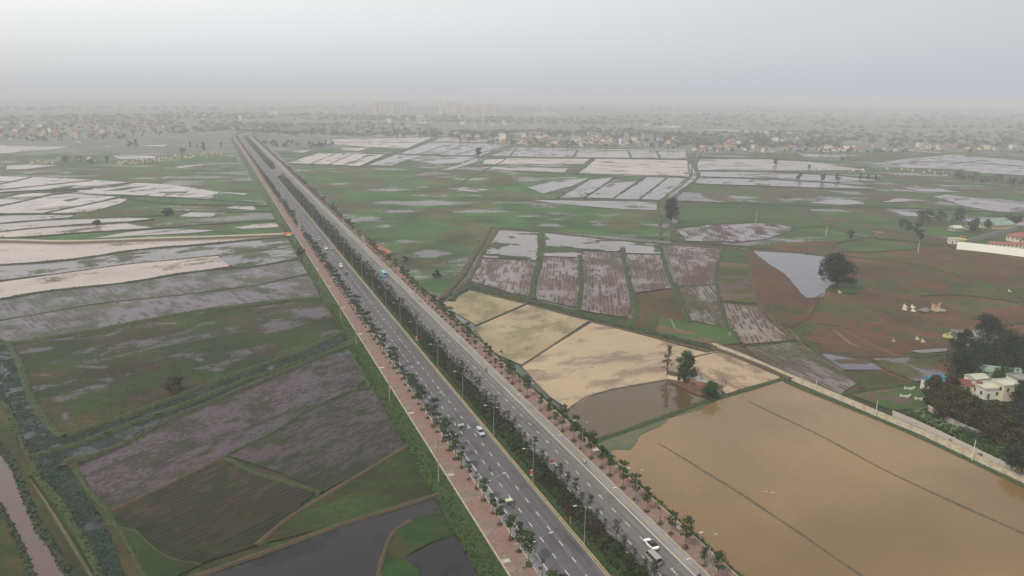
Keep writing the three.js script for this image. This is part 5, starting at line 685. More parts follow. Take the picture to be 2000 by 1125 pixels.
function makeBike(label, color) {
  const g = new THREE.Group(), paint = phys(color, 0.35, { clearcoat: 0.5 }); g.name = 'motorbike'; tag(g, label, 'motorbike');
  for (const z of [0.62, -0.6]) { const w = part(g, 'wheel', new THREE.TorusGeometry(0.25, 0.055, 8, 18).rotateY(Math.PI / 2).translate(0, 0.3, z), mTyre); part(w, 'rim', new THREE.CylinderGeometry(0.2, 0.2, 0.04, 12).rotateZ(Math.PI / 2).translate(0, 0.3, z), mRim); }
  part(g, 'frame', new MB().bar([0, 0.34, -0.6], [0, 0.5, 0.1], 0.07, 0.09, 6).bar([0, 0.5, 0.1], [0, 0.86, 0.42], 0.08, 0.05, 6).geo(), paint);
  part(g, 'body_panel', loft([[0.34, 0.4, 0.72, 0.1], [0.05, 0.34, 0.62, 0.16], [-0.35, 0.48, 0.76, 0.17], [-0.82, 0.62, 0.8, 0.08]]), paint);
  part(g, 'seat', new THREE.CapsuleGeometry(0.12, 0.6, 4, 8).rotateX(Math.PI / 2).scale(1, 0.5, 1).translate(0, 0.8, -0.25), mPlastic);
  part(g, 'fork', new MB().bar([0.08, 0.3, 0.62], [0.06, 0.95, 0.4], 0.025, 0.025, 5).bar([-0.08, 0.3, 0.62], [-0.06, 0.95, 0.4], 0.025, 0.025, 5).geo(), mRim);
  part(g, 'handlebar', new MB().bar([-0.34, 1.0, 0.32], [0.34, 1.0, 0.32], 0.018, 0.018, 5).geo(), mDarkMetal); part(g, 'headlight', new THREE.SphereGeometry(0.08, 8, 6).translate(0, 0.92, 0.48), mLampClear); part(g, 'front_mudguard', new THREE.TorusGeometry(0.32, 0.05, 6, 10, 1.8).rotateY(Math.PI / 2).translate(0, 0.3, 0.62), paint);
  return shade(g);
}
function bikeAt(off, t, away, label, color, who, shirt, trousers, helmet) {
  const g = park(makeBike(label, color), off, t, away, 0.01), turn = g.rotation.y, p = new THREE.Vector3(0, 0.82, -0.2).applyAxisAngle(new THREE.Vector3(0, 1, 0), turn).add(g.position); addRider(g, who, p, turn, shirt, trousers, helmet);
}
bikeAt(11.0, 38, false, 'dark motorbike keeping to the solid edge line', [40, 40, 46], 'person in black riding the dark motorbike by the edge line', [0.03, 0.03, 0.035], [0.03, 0.03, 0.04], [40, 42, 48]);
bikeAt(8.2, 42.5, false, 'black motorbike riding on the lane dashes', [30, 28, 30], 'person in dark jacket riding along the lane dashes', [0.05, 0.045, 0.05], [0.04, 0.04, 0.06], [70, 40, 40]);
bikeAt(-19.4, 48, true, 'white motorbike by the kerb across from the red banner', [196, 196, 198], 'person in white top with red bag riding the white motorbike', [0.62, 0.6, 0.6], [0.07, 0.06, 0.07], [170, 40, 44]);
bikeAt(-17.8, -32, true, 'pale grey motorbike beside the dried silt field', [150, 152, 156], 'person in black on the pale grey motorbike', [0.03, 0.03, 0.03], [0.05, 0.05, 0.06], [36, 36, 40]);
bikeAt(-19.3, -138, true, 'cream motorbike near the grassy silt field corner', [196, 188, 166], 'person in cream shirt on the cream motorbike', [0.5, 0.46, 0.38], [0.08, 0.07, 0.06], [200, 196, 180]);
bikeAt(-20.0, -299, true, 'brown motorbike by the dirt apron', [80, 60, 50], 'person in brown coat riding by the dirt apron', [0.12, 0.08, 0.06], [0.05, 0.05, 0.05], [60, 50, 44]);
bikeAt(-18.9, 105.5, true, 'blue motorbike following the grey minibus along the edge line', [44, 52, 96], 'person in navy coat riding the blue motorbike', [0.03, 0.035, 0.08], [0.03, 0.03, 0.04], [34, 36, 60]);
function cart(off, t, label, loadLabel, mats, seed, whoLabel, shirt) {
  const g = new THREE.Group(), r = rng(seed); g.name = 'motor_tricycle'; tag(g, label, 'tricycle');
  part(g, 'cargo_bed', new MB().box(-0.65, 0.55, -1.6, 0.65, 0.68, 0.1).box(-0.65, 0.68, -1.6, -0.6, 0.95, 0.1).box(0.6, 0.68, -1.6, 0.65, 0.95, 0.1).geo(), std([70, 78, 92], 0.6)); part(g, 'frame', new MB().bar([0, 0.45, 0.1], [0, 0.5, 1.0], 0.06, 0.06, 6).bar([0, 0.5, 1.0], [0, 1.0, 1.25], 0.05, 0.03, 6).geo(), mDarkMetal); part(g, 'seat', new THREE.BoxGeometry(0.4, 0.14, 0.7).translate(0, 0.8, 0.55), mPlastic);
  for (const [x, z] of [[-0.6, -0.9], [0.6, -0.9], [0, 1.45]]) { const w = part(g, 'wheel', new THREE.TorusGeometry(0.25, 0.07, 8, 16).rotateY(Math.PI / 2).translate(x, 0.32, z), mTyre); part(w, 'rim', new THREE.CylinderGeometry(0.2, 0.2, 0.05, 10).rotateZ(Math.PI / 2).translate(x, 0.32, z), mRim); }
  part(g, 'fork', new MB().bar([0, 0.32, 1.45], [0, 1.0, 1.2], 0.04, 0.04, 5).geo(), mRim); part(g, 'handlebar', new MB().bar([-0.36, 1.02, 1.12], [0.36, 1.02, 1.12], 0.02, 0.02, 5).geo(), mDarkMetal); part(g, 'headlight', new THREE.SphereGeometry(0.09, 8, 6).translate(0, 0.95, 1.35), mLampClear);
  shade(g); park(g, off, t, false);
  const L = new THREE.Group(); L.name = numbered('cart_load'); L.position.copy(g.position); L.rotation.y = g.rotation.y; tag(L, loadLabel, 'bundle');
  for (let k = 0; k < 9; k++) { const q = new THREE.IcosahedronGeometry(0.42, 2), a = q.attributes.position; for (let i = 0; i < a.count; i++) { const s = 0.82 + 0.4 * noise(a.getX(i) * 5 + k * 9, a.getY(i) * 5 + a.getZ(i) * 4); a.setXYZ(i, a.getX(i) * s * 1.1, a.getY(i) * s * 0.75, a.getZ(i) * s * 1.1); } q.computeVertexNormals(); q.translate(-0.42 + (k % 3) * 0.42, 0.95 + Math.floor(k / 6) * 0.5 + r() * 0.1, -1.35 + Math.floor(k / 3) * 0.52 + r() * 0.1); part(L, 'bundle', q, mats[k % mats.length]); }
  scene.add(shade(L));
  const p = new THREE.Vector3(0, 0.86, 0.5).applyAxisAngle(new THREE.Vector3(0, 1, 0), g.rotation.y).add(g.position); addRider(g, whoLabel, p, g.rotation.y, shirt, [0.04, 0.035, 0.035], [90, 70, 60]);
}
cart(9.6, 62, 'motor tricycle cart carrying green and white bundles', 'heap of pale green and white bundles on the tricycle bed', [std([168, 196, 150], 0.8), std([206, 214, 204], 0.8), std([150, 184, 96], 0.8)], 3, 'person in dark brown driving the cart with green bundles', [0.05, 0.03, 0.03]);
cart(7.3, 14, 'motor tricycle cart with a pale load beside the silver car', 'pale grey bundles heaped on the tricycle beside the silver car', [std([170, 164, 154], 0.8), std([120, 96, 84], 0.8), std([190, 186, 178], 0.8)], 8, 'person in brown driving the cart beside the silver car', [0.1, 0.07, 0.055]);

{ // someone halted on the silt by the pavement
  const p = U(979.5, 689), g = makeBike('red brown motorbike standing on the silt beside the pavement trees', [120, 50, 40]); g.name = numbered('motorbike'); g.position.copy(p); g.rotation.y = 0.9; scene.add(g);
  addRider(g, 'person in faded red jacket sitting on the red brown motorbike', new THREE.Vector3(0, 0.82, -0.2).applyAxisAngle(new THREE.Vector3(0, 1, 0), 0.9).add(p), 0.9, [0.42, 0.17, 0.13], [0.06, 0.03, 0.03], [36, 22, 26]);
}
{ // white egrets wading in the silt flood
  const caps = [[0, 0.32, -0.16, 0.05, 0, 0.36, 0.05, 0.09], [0, 0.38, 0.08, 0.05, 0, 0.52, 0.12, 0.03], [0, 0.52, 0.12, 0.028, 0, 0.66, 0.08, 0.025], [0, 0.67, 0.09, 0.035, 0, 0.67, 0.13, 0.03], [0, 0.67, 0.13, 0.018, 0, 0.65, 0.24, 0.01], [0.03, 0.3, -0.02, 0.02, 0.03, 0.0, 0, 0.014], [-0.03, 0.3, -0.02, 0.02, -0.03, 0.0, 0.03, 0.014], [0, 0.32, -0.16, 0.04, 0, 0.28, -0.3, 0.015]];
  const geo = bodyMesh(caps, 0.75, 44, (x, y, z) => y < 0.24 ? [0.05, 0.05, 0.04] : z > 0.16 ? [0.5, 0.36, 0.1] : [0.78, 0.76, 0.7]);
  for (const [k, [x, y]] of [[1491, 961], [1496, 962], [1505.5, 964], [1509.5, 964], [1512.5, 963.5]].entries()) { const p = U(x, y, GY + 0.12), g = group('egret', 'small white egret wading in the brown flood', 'bird', [p.x, p.y, p.z], k * 1.3, 'egrets wading in the brown flood'); part(g, 'body', geo, mSkinCloth); g.scale.setScalar(0.85); }
}
{ // striped marker post in the median
  const p = U(1114, 1026, 0.2), g = group('marker_post', 'thin black and yellow striped marker post in the median shrubs', 'post', [p.x, p.y, p.z], 0); for (let k = 0; k < 9; k++) part(g, 'band', new THREE.CylinderGeometry(0.07, 0.07, 0.28, 8).translate(0, 0.14 + k * 0.28, 0), k % 2 ? std([206, 190, 120], 0.7) : mPlastic); shade(g);
}
// ---------------------------------------------------------------- larger trees, one by one
function bigTree(name, label, category, px, base, H, Wd, o = {}) {    // px: foot in the photograph; H, Wd in metres
  const p = base ?? U(px[0], px[1]), seed = o.seed ?? Math.round(px[0] * 7 + px[1]), r = rng(seed), g = group(name, label, category, [p.x, p.y, p.z], 0, o.group), mb = new MB(), lobes = [];
  const n = o.n ?? 26, h0 = H * (o.clear ?? 0.3), rw = Wd / 2, size = o.leaf ?? Math.max(0.22, H * 0.022);
  mb.bar([0, -0.4, 0], [r() * 0.4 - 0.2, h0 * 0.6, r() * 0.4 - 0.2], H * 0.035, H * 0.026, 8).bar([0, h0 * 0.6, 0], [0, h0 * 1.35, 0], H * 0.026, H * 0.015, 7);
  for (let k = 0; k < n; k++) {
    const th = r() * 6.28318, v = r(), rr = Math.sqrt(r()) * rw * 0.78 * (o.cone ? 1 - v * 0.85 : Math.sqrt(Math.max(0.08, 1 - Math.pow(v * 1.5 - 0.55, 2)))), y = h0 + (H - h0) * (0.08 + 0.84 * v), s = (o.lobe ?? 0.3) * rw * (0.75 + 0.6 * r());
    lobes.push([Math.cos(th) * rr, y, Math.sin(th) * rr, s, s * (o.squash ?? 0.72), s, Math.round((o.leaves ?? 3200) / n)]);
    if (k < 9) mb.bar([0, h0 * (0.7 + 0.5 * r()), 0], [Math.cos(th) * rr * 0.9, y, Math.sin(th) * rr * 0.9], H * 0.011, H * 0.004, 5);
  }
  part(g, 'trunk', mb.geo(), o.bark ?? mBarkD); part(g, 'crown', leafCloud(seed + 5, lobes, size, { fill: 0.3, ...o }), mLeaf); return shade(g);
}
const DK = { c0: [0.01, 0.02, 0.01], c1: [0.028, 0.044, 0.018] }, MID = { c0: [0.014, 0.036, 0.009], c1: [0.04, 0.078, 0.018] }, BRN = { c0: [0.022, 0.022, 0.008], c1: [0.06, 0.05, 0.016], dry: 0.05 };
bigTree('banyan_tree', 'huge dark spreading tree at the edge of the blue grey pond', 'tree', [1633, 562], null, 20, 23, { ...DK, n: 60, leaves: 9000, clear: 0.16, leaf: 0.4, lobe: 0.27, seed: 11 });
bigTree('mango_tree', 'leafy bright green tree standing over the pond shed', 'tree', [1338, 745], null, 12.5, 9, { ...MID, n: 34, leaves: 5200, clear: 0.12, leaf: 0.26, lobe: 0.34, seed: 21 });
bigTree('mango_tree', 'round dark green tree at the pond corner below the shed', 'tree', [1388, 779], null, 6.6, 7.6, { ...MID, c0: [0.018, 0.042, 0.016], n: 24, leaves: 3600, clear: 0.08, leaf: 0.22, lobe: 0.36, seed: 31 });
bigTree('thin_conifer', 'tall sparse see-through tree with tiered branches beside the pond shed', 'tree', [1303, 736], null, 14, 6.2, { c0: [0.05, 0.06, 0.028], c1: [0.1, 0.1, 0.05], n: 22, leaves: 1300, cone: true, clear: 0.2, leaf: 0.2, lobe: 0.3, squash: 0.35, fill: 0.6, seed: 41, dry: 0.2, bark: mBark });
bigTree('bare_tree', 'thin nearly leafless tree on dried silt by the pond corner', 'tree', [1410, 768], null, 6.5, 4.2, { c0: [0.07, 0.06, 0.04], c1: [0.11, 0.09, 0.06], n: 12, leaves: 260, clear: 0.25, leaf: 0.14, fill: 0.7, seed: 51, bark: mBark });
bigTree('round_bush', 'dark rounded bush growing on the weedy canal bund', 'bush', [343, 768], null, 6.2, 9, { c0: [0.022, 0.026, 0.018], c1: [0.05, 0.05, 0.028], n: 16, leaves: 1600, clear: 0.05, leaf: 0.24, fill: 0.55, seed: 61, dry: 0.12 });
bigTree('tall_tree', 'tall dark columnar tree beside the dirt lane junction', 'tree', [1310, 436], null, 24, 13, { ...DK, n: 40, leaves: 3800, clear: 0.05, leaf: 0.5, lobe: 0.4, seed: 71 });
bigTree('lone_tree', 'lone round tree on the raised track between flooded fields', 'tree', [935, 311], null, 19, 13, { ...DK, n: 18, leaves: 1500, clear: 0.35, leaf: 0.7, lobe: 0.4, seed: 81 });
bigTree('roadside_bush', 'dark bush on the slope beside a concrete power pole', 'bush', [588, 498], null, 5, 7, { ...DK, n: 10, leaves: 900, clear: 0.05, leaf: 0.3, seed: 91 });
bigTree('field_bush', 'dark bush standing alone among silver flooded plots', 'bush', [327, 420], null, 6, 13, { ...DK, n: 14, leaves: 900, clear: 0.05, leaf: 0.45, seed: 92 });
for (const [k, [x, y, h, w]] of [[855, 542, 4.5, 6], [793, 512, 4.5, 5.5], [852, 500 + 40, 3.6, 5]].entries()) bigTree('meadow_bush', ['dark bush near the ditch path in the meadow', 'dark bush beside the brick pavement in the meadow', 'low dark bush crouching by the ditch path'][k], 'bush', [x, y], null, h, w, { ...DK, n: 9, leaves: 700, clear: 0.05, leaf: 0.26, seed: 100 + k });
for (const [k, [x, y]] of [[1082, 805], [1095, 806], [1104, 806], [1140, 853], [1152, 862], [1128, 838], [1183, 893], [1176, 896]].entries()) bigTree('waterside_shrub', 'leafy dark shrub sprouting between pavement and pond', 'shrub', [x, y], null, 2.6 + (k % 3) * 0.5, 2.6, { ...MID, n: 7, leaves: 320, clear: 0.05, leaf: 0.2, seed: 130 + k, group: 'shrubs between pavement and pond' });
// hamlet trees in the corner by the long garden wall
const HT = [[1822, 775, 8, 8, 'b'], [1845, 800, 9, 10, 'b'], [1880, 830, 10, 11, 'b'], [1920, 850, 10, 12, 'b'], [1960, 870, 10, 12, 'b'], [1990, 880, 9, 11, 'b'], [1870, 800, 9, 9, 'b'], [1905, 825, 9, 10, 'd'], [1945, 835, 9, 10, 'b'], [1985, 850, 9, 10, 'd'], [2020, 880, 10, 12, 'b'], [1842, 820, 7, 8, 'b'], [1890, 742, 15, 16, 'd'], [1868, 735, 13, 13, 'd'], [1940, 728, 15, 18, 'd'], [1975, 735, 15, 18, 'd'], [2010, 740, 15, 18, 'd'], [1920, 700, 12, 14, 'd'], [1955, 695, 13, 15, 'd'], [1990, 700, 13, 15, 'd'], [1925, 660, 11, 12, 'd'], [1940, 664, 9, 9, 'd'], [1875, 680, 8, 10, 'd'], [1886, 668, 6, 5, 'd'], [1960, 755, 8, 8, 'g'], [1995, 790, 9, 9, 'd'], [1990, 830, 8, 8, 'd'], [1905, 712, 10, 12, 'd'], [1858, 765, 7, 7, 'b'], [1812, 790, 5, 5, 'b'], [2030, 700, 13, 15, 'd'], [2040, 830, 10, 12, 'd'], [1985, 920, 8, 8, 'd'], [2010, 930, 8, 9, 'b']];
HT.forEach(([x, y, h, w, k], i) => bigTree('hamlet_tree', k === 'b' ? 'olive brown leafy tree in the hamlet behind the long garden wall' : k === 'g' ? 'small feathery green tree between the white hamlet houses' : 'dark dense tree around the hamlet houses', 'tree', [x, y], null, h, w, { ...(k === 'b' ? BRN : k === 'g' ? MID : DK), n: 22, leaves: 2000, clear: 0.16, leaf: 0.34, lobe: 0.36, seed: 200 + i, group: k === 'b' ? 'olive brown hamlet trees' : k === 'g' ? undefined : 'dark hamlet trees' }));
// banana plants and shrubs behind the garden wall
for (let k = 0; k < 15; k++) {
  const f = k / 14, p = U(lerp(1782, 1862, f), lerp(818, 858, f) - (k % 3) * 4), g = group('banana_plant', 'banana plant with arching bright leaves behind the garden wall', 'plant', [p.x, p.y, p.z], k, 'banana plants behind the garden wall'), r = rng(900 + k), mb = new MB();
  part(g, 'stem', new MB().bar([0, 0, 0], [0, 1.5, 0], 0.13, 0.09, 6).geo(), std([110, 118, 70], 0.9));
  for (let q = 0; q < 8; q++) { const a = r() * 6.28, L = 1.5 + r(), up = 0.7 + 0.9 * r(), c = Math.cos(a), s = Math.sin(a), w = 0.28, P = (f2, e) => [c * L * f2 - s * e, 1.4 + up * Math.sin(f2 * 2.4), s * L * f2 + c * e]; const lf = new MB(); lf.face([P(0.05, -0.05), P(0.35, -w), P(0.35, w), P(0.05, 0.05)]).face([P(0.35, -w), P(0.75, -w * 0.85), P(0.75, w * 0.85), P(0.35, w)]).face([P(0.75, -w * 0.85), P(1, 0), P(0.75, w * 0.85)]); part(g, 'leaf', lf.geo(), mBanana); }
  shade(g);
}
{ const im = new THREE.InstancedMesh(leafCloud(777, [[0, 0.6, 0, 1.1, 0.7, 1.1, 60]], 0.26, { c0: [0.02, 0.05, 0.014], c1: [0.06, 0.1, 0.026] }), mLeaf, 260), r = rng(15), m = new THREE.Matrix4(), q = new THREE.Quaternion(), up = new THREE.Vector3(0, 1, 0); for (let i = 0; i < 260; i++) { const f = r(), p = U(lerp(1775, 2020, f) + (r() - 0.5) * 10, lerp(826, 945, f) - 6 - 34 * r() * Math.min(1, f * 1.5 + 0.3)), s = 0.7 + 0.8 * r(); q.setFromAxisAngle(up, r() * 6); im.setMatrixAt(i, m.compose(new THREE.Vector3(p.x, GY, p.z), q, new THREE.Vector3(s, s, s))); } top(im, 'garden_undergrowth', 'tangled green undergrowth behind the long garden wall', 'undergrowth', null, 'stuff'); }
// scattered field trees and the tree belts of the middle distance
const FT = [[1800, 440, 14, 12], [1812, 436, 12, 9], [1762, 445, 8, 7], [1775, 452, 8, 6], [1790, 460, 10, 7], [1835, 432, 9, 14], [1868, 434, 9, 12], [1876, 424, 9, 9], [1798, 468, 9, 5], [1560, 350, 8, 8], [1607, 354, 9, 8], [1636, 353, 9, 8], [1644, 315, 9, 7], [1695, 352, 8, 5], [1710, 352, 8, 5], [1680, 350, 7, 6], [1580, 330, 7, 5], [1515, 322, 10, 9], [1970, 437, 10, 9], [1984, 440, 11, 10], [1930, 447, 9, 9], [1900, 450, 8, 9], [1905, 442, 7, 8], [1660, 465, 6, 5], [130, 318, 11, 13], [157, 316, 10, 16], [210, 316, 9, 8], [178, 321, 8, 11], [357, 300, 12, 13], [400, 296, 10, 6], [252, 288, 16, 13], [265, 288, 17, 11], [396, 292, 13, 10], [372, 290, 13, 4], [385, 290, 10, 3], [432, 292, 15, 4], [190, 440, 4, 6]];
FT.forEach(([x, y, h, w], i) => bigTree('field_tree', 'dark hazy tree standing among distant fields', 'tree', [x, y], null, h, w, { c0: [0.03, 0.045, 0.026], c1: [0.065, 0.085, 0.045], n: 12, leaves: 420, clear: 0.15, leaf: 0.62, lobe: 0.45, seed: 500 + i, group: 'dark trees scattered among distant fields' }));
// ---------------------------------------------------------------- village trees one by one, woods beyond as masses
{
  const protos = []; for (let k = 0; k < 5; k++) { const g = new THREE.Group(), r = rng(60 + k), lobes = []; for (let q = 0; q < 9; q++) { const a = r() * 6.28, d = 2.6 * Math.sqrt(r()); lobes.push([Math.cos(a) * d, 3.2 + 4.6 * r(), Math.sin(a) * d, 1.9, 1.6, 1.9, 15]); } part(g, 'trunk', new MB().bar([0, -0.5, 0], [0, 4, 0], 0.3, 0.18, 5).bar([0, 2.5, 0], [1.2, 5, 0.4], 0.14, 0.06, 4).bar([0, 2.8, 0], [-1, 5.4, -0.6], 0.14, 0.06, 4).geo(), mBarkD); part(g, 'crown', leafCloud(70 + k, lobes, 0.85, { ...DK, c0: [0.06, 0.08, 0.065], c1: [0.11, 0.13, 0.1], fill: 0.4 }), mLeaf); protos.push(shade(g)); }  // crowns paled: some of the haze is put into the leaf colour
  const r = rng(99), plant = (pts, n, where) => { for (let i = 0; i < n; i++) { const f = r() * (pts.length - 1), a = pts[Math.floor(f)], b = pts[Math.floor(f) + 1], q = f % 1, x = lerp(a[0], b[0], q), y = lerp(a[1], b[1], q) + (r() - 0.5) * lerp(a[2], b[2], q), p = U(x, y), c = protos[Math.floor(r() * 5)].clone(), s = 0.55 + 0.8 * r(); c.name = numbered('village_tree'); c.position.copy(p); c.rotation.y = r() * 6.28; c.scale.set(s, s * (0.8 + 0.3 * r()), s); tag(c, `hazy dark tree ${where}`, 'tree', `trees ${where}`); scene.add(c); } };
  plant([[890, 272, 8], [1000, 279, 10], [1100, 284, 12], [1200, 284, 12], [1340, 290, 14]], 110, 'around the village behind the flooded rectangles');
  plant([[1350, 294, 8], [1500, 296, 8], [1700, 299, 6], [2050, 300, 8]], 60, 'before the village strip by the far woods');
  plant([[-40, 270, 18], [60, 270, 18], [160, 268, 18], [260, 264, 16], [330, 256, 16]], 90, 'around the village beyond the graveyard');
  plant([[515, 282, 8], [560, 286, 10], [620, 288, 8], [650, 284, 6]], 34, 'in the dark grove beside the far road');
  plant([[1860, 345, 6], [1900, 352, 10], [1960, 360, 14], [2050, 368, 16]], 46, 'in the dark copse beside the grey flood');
  const masses = [[[[880, 262, 12], [1000, 264, 14], [1150, 258, 20], [1340, 272, 24], [1500, 272, 30], [1700, 272, 34], [2100, 274, 34]], 2000], [[[330, 250, 22], [460, 246, 18], [560, 252, 22], [700, 252, 26], [860, 256, 22]], 700], [[[-60, 246, 30], [150, 240, 28], [340, 236, 22]], 500], [[[300, 226, 14], [700, 230, 10], [1000, 236, 12], [1400, 236, 24], [2100, 240, 30]], 1700], [[[-100, 214, 8], [700, 211, 8], [1400, 214, 12], [2200, 222, 16]], 700]];
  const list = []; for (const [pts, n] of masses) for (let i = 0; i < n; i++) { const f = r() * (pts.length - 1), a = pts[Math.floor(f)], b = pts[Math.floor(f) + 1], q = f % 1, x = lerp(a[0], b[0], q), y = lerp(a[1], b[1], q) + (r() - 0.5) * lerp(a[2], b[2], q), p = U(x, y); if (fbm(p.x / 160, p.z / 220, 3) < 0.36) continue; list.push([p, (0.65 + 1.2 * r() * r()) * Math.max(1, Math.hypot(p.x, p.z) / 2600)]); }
  const g = leafCloud(95, [[0, 3, 0, 4.5, 2.6, 4.5, 26], [2, 5, 1, 3, 2.2, 3, 14], [-2, 4.6, -1, 3, 2.2, 3, 14]], 1.5, { ...DK, c0: [0.06, 0.08, 0.065], c1: [0.11, 0.13, 0.1] }), im = new THREE.InstancedMesh(g, mLeaf, list.length), m = new THREE.Matrix4(), q = new THREE.Quaternion(), up = new THREE.Vector3(0, 1, 0);  // leaf colours lightened and blued to carry part of the haze
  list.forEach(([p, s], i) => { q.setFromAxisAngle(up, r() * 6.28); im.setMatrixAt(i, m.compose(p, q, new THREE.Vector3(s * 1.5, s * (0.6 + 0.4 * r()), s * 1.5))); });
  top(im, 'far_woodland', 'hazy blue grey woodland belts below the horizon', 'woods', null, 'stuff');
}
// ---------------------------------------------------------------- buildings
const WALLS = { white: std([206, 202, 192], 0.9), cream: std([200, 190, 164], 0.9), peach: std([196, 170, 148], 0.9), grey: std([150, 148, 142], 0.9), pale: std([190, 188, 180], 0.9), yellow: std([196, 180, 132], 0.9), brick: std([142, 96, 76], 0.95) };
const ROOFS = { red: std([138, 84, 70], 0.9), grey: std([128, 126, 122], 0.9), green: std([116, 140, 124], 0.7), brown: std([96, 66, 56], 0.95), teal: std([52, 122, 138], 0.6), rust: std([108, 58, 44], 0.9), dark: std([64, 56, 54], 0.95), pale: std([178, 178, 160], 0.7) };
const mWin = phys([34, 38, 44], 0.15), mDoor = std([96, 78, 62], 0.7), mFrame = std([190, 186, 176], 0.7);
function roofGeo(w, d, y, kind, rise = 1.8, eave = 0.4) {
  const mb = new MB(), W = w / 2 + eave, D = d / 2 + eave, t = 0.14;
  if (kind === 'flat') return mb.box(-w / 2 - 0.2, y, -d / 2 - 0.2, w / 2 + 0.2, y + 0.22, d / 2 + 0.2).box(-w / 2 - 0.2, y + 0.22, -d / 2 - 0.2, -w / 2 + 0.05, y + 0.85, d / 2 + 0.2).box(w / 2 - 0.05, y + 0.22, -d / 2 - 0.2, w / 2 + 0.2, y + 0.85, d / 2 + 0.2).box(-w / 2 + 0.05, y + 0.22, d / 2 - 0.05, w / 2 - 0.05, y + 0.85, d / 2 + 0.2).box(-w / 2 + 0.05, y + 0.22, -d / 2 - 0.2, w / 2 - 0.05, y + 0.85, -d / 2 + 0.05).geo();
  const r = kind === 'hip' ? Math.min(W, D) * 0.8 : 0, along = w >= d, A = along ? [[-W + r, y + rise, 0], [W - r, y + rise, 0]] : [[0, y + rise, -D + r], [0, y + rise, D - r]], c = [[-W, y, -D], [W, y, -D], [W, y, D], [-W, y, D]];
  if (along) mb.face([c[3], c[2], A[1], A[0]]).face([c[1], c[0], A[0], A[1]]).face([c[0], c[3], A[0]]).face([c[2], c[1], A[1]]); else mb.face([c[2], c[1], A[0], A[1]]).face([c[0], c[3], A[1], A[0]]).face([c[3], c[2], A[1]]).face([c[1], c[0], A[0]]);
  mb.face([c[0], c[1], c[2], c[3]]); return mb.geo();
}
function house(name, label, category, p, turn, w, d, h, wall, roof, kind, o = {}) {
  const g = group(name, label, category, [p.x, p.y, p.z], turn, o.group);
  part(g, 'wall', new THREE.BoxGeometry(w, h + 0.4, d).translate(0, h / 2 - 0.2, 0), wall); part(g, 'roof', roofGeo(w, d, h, kind, o.rise, o.eave), roof);
  if (o.win) { const fl = Math.max(1, Math.round(h / 3.2)), nx = Math.max(1, Math.floor(w / 2.6)), nz = Math.max(1, Math.floor(d / 3)), fh = h / fl; const G = new THREE.BoxGeometry(1.0, 1.25, 0.08), S = new THREE.BoxGeometry(1.25, 0.1, 0.2).translate(0, -0.7, 0.05);
    for (let f = 0; f < fl; f++) for (let s = 0; s < 4; s++) { const n = s % 2 ? nz : nx, len = s % 2 ? d : w, off = s % 2 ? w / 2 : d / 2; for (let k = 0; k < n; k++) { if (o.skip && (f * 7 + s * 3 + k) % o.skip === 0) continue; const x = (k + 0.5) / n * len - len / 2, isDoor = f === 0 && k === 0 && s % 2 === 0; const m = new THREE.Mesh(isDoor ? new THREE.BoxGeometry(1.0, 2.1, 0.08) : G, isDoor ? mDoor : mWin); m.name = isDoor ? 'door' : 'window'; const a = s * Math.PI / 2; m.position.set(Math.cos(a) * x + Math.sin(a) * (off + 0.02), isDoor ? 1.05 : f * fh + fh * 0.55, -Math.sin(a) * x + Math.cos(a) * (off + 0.02)); m.rotation.y = a; g.add(m); if (!isDoor) part(m, 'sill', S, mFrame); } } }
  return shade(g);
}
// sheds on the pond bank
{
  const a = U(1320, 742), b = U(1358, 747), c = U(1372, 753);
  house('pond_shed', 'small shed with dark purple roof and pale door beside the pond', 'shed', a, -0.5, 6.2, 3.0, 2.3, WALLS.cream, ROOFS.dark, 'gable', { rise: 0.9, win: true, skip: 2, eave: 0.3 });
  house('pond_shed', 'small shed with grey sheet roof under the leafy green tree', 'shed', b, -0.5, 3.6, 3.2, 2.2, WALLS.brick, ROOFS.grey, 'gable', { rise: 0.7, win: true, skip: 2, eave: 0.3 });
  house('pond_shed', 'low brick shed with white door at the pond corner', 'shed', c, -0.5, 4.2, 3.0, 2.0, WALLS.brick, ROOFS.grey, 'gable', { rise: 0.5, win: true, skip: 2, eave: 0.35 });
  F('yard', [[1300, 741], [1320, 734], [1390, 748], [1404, 764], [1380, 777], [1352, 768], [1330, 756]], { y: GY + 0.15, a: [128, 98, 76], b: [112, 86, 70], cov: 0.5, sc: 2, wander: 0.6, step: 2 });
}
// hamlet in the corner
const hx = (x, y, ...r) => house('hamlet_house', r[0], 'house', U(x, y), ...r.slice(1));
hx(1822, 762, 'house with teal sheet roof and bare grey gable wall', 0.35, 7.5, 5, 4.2, WALLS.pale, ROOFS.teal, 'gable', { rise: 1.9, win: true, skip: 2, eave: 0.2 });
hx(1880, 762, 'long house with rust red sheet roof among brown trees', -0.45, 11, 5, 3, WALLS.cream, ROOFS.rust, 'gable', { rise: 1.5, win: true });
hx(1904, 752, 'small white house with dark open windows by the big dark trees', 0.25, 6, 5, 3.6, WALLS.white, ROOFS.pale, 'gable', { rise: 1.1, win: true });
hx(1932, 772, 'wide flat roofed white house with terrace among hamlet trees', 0.15, 10, 6.5, 3.6, WALLS.white, ROOFS.pale, 'flat', { win: true });
hx(1960, 776, 'cream box shaped house with blue door panel on the terrace', 0.15, 6.5, 6, 5.4, WALLS.cream, ROOFS.pale, 'flat', { win: true, skip: 2 });
hx(1948, 740, 'long grey gabled house half hidden by dark trees', -0.25, 14, 6, 3.6, WALLS.grey, ROOFS.green, 'gable', { rise: 1.7, win: true });
hx(1986, 770, 'tall white house with stacked balconies among hamlet trees', 0.2, 5, 7, 6.4, WALLS.white, ROOFS.grey, 'flat', { win: true });
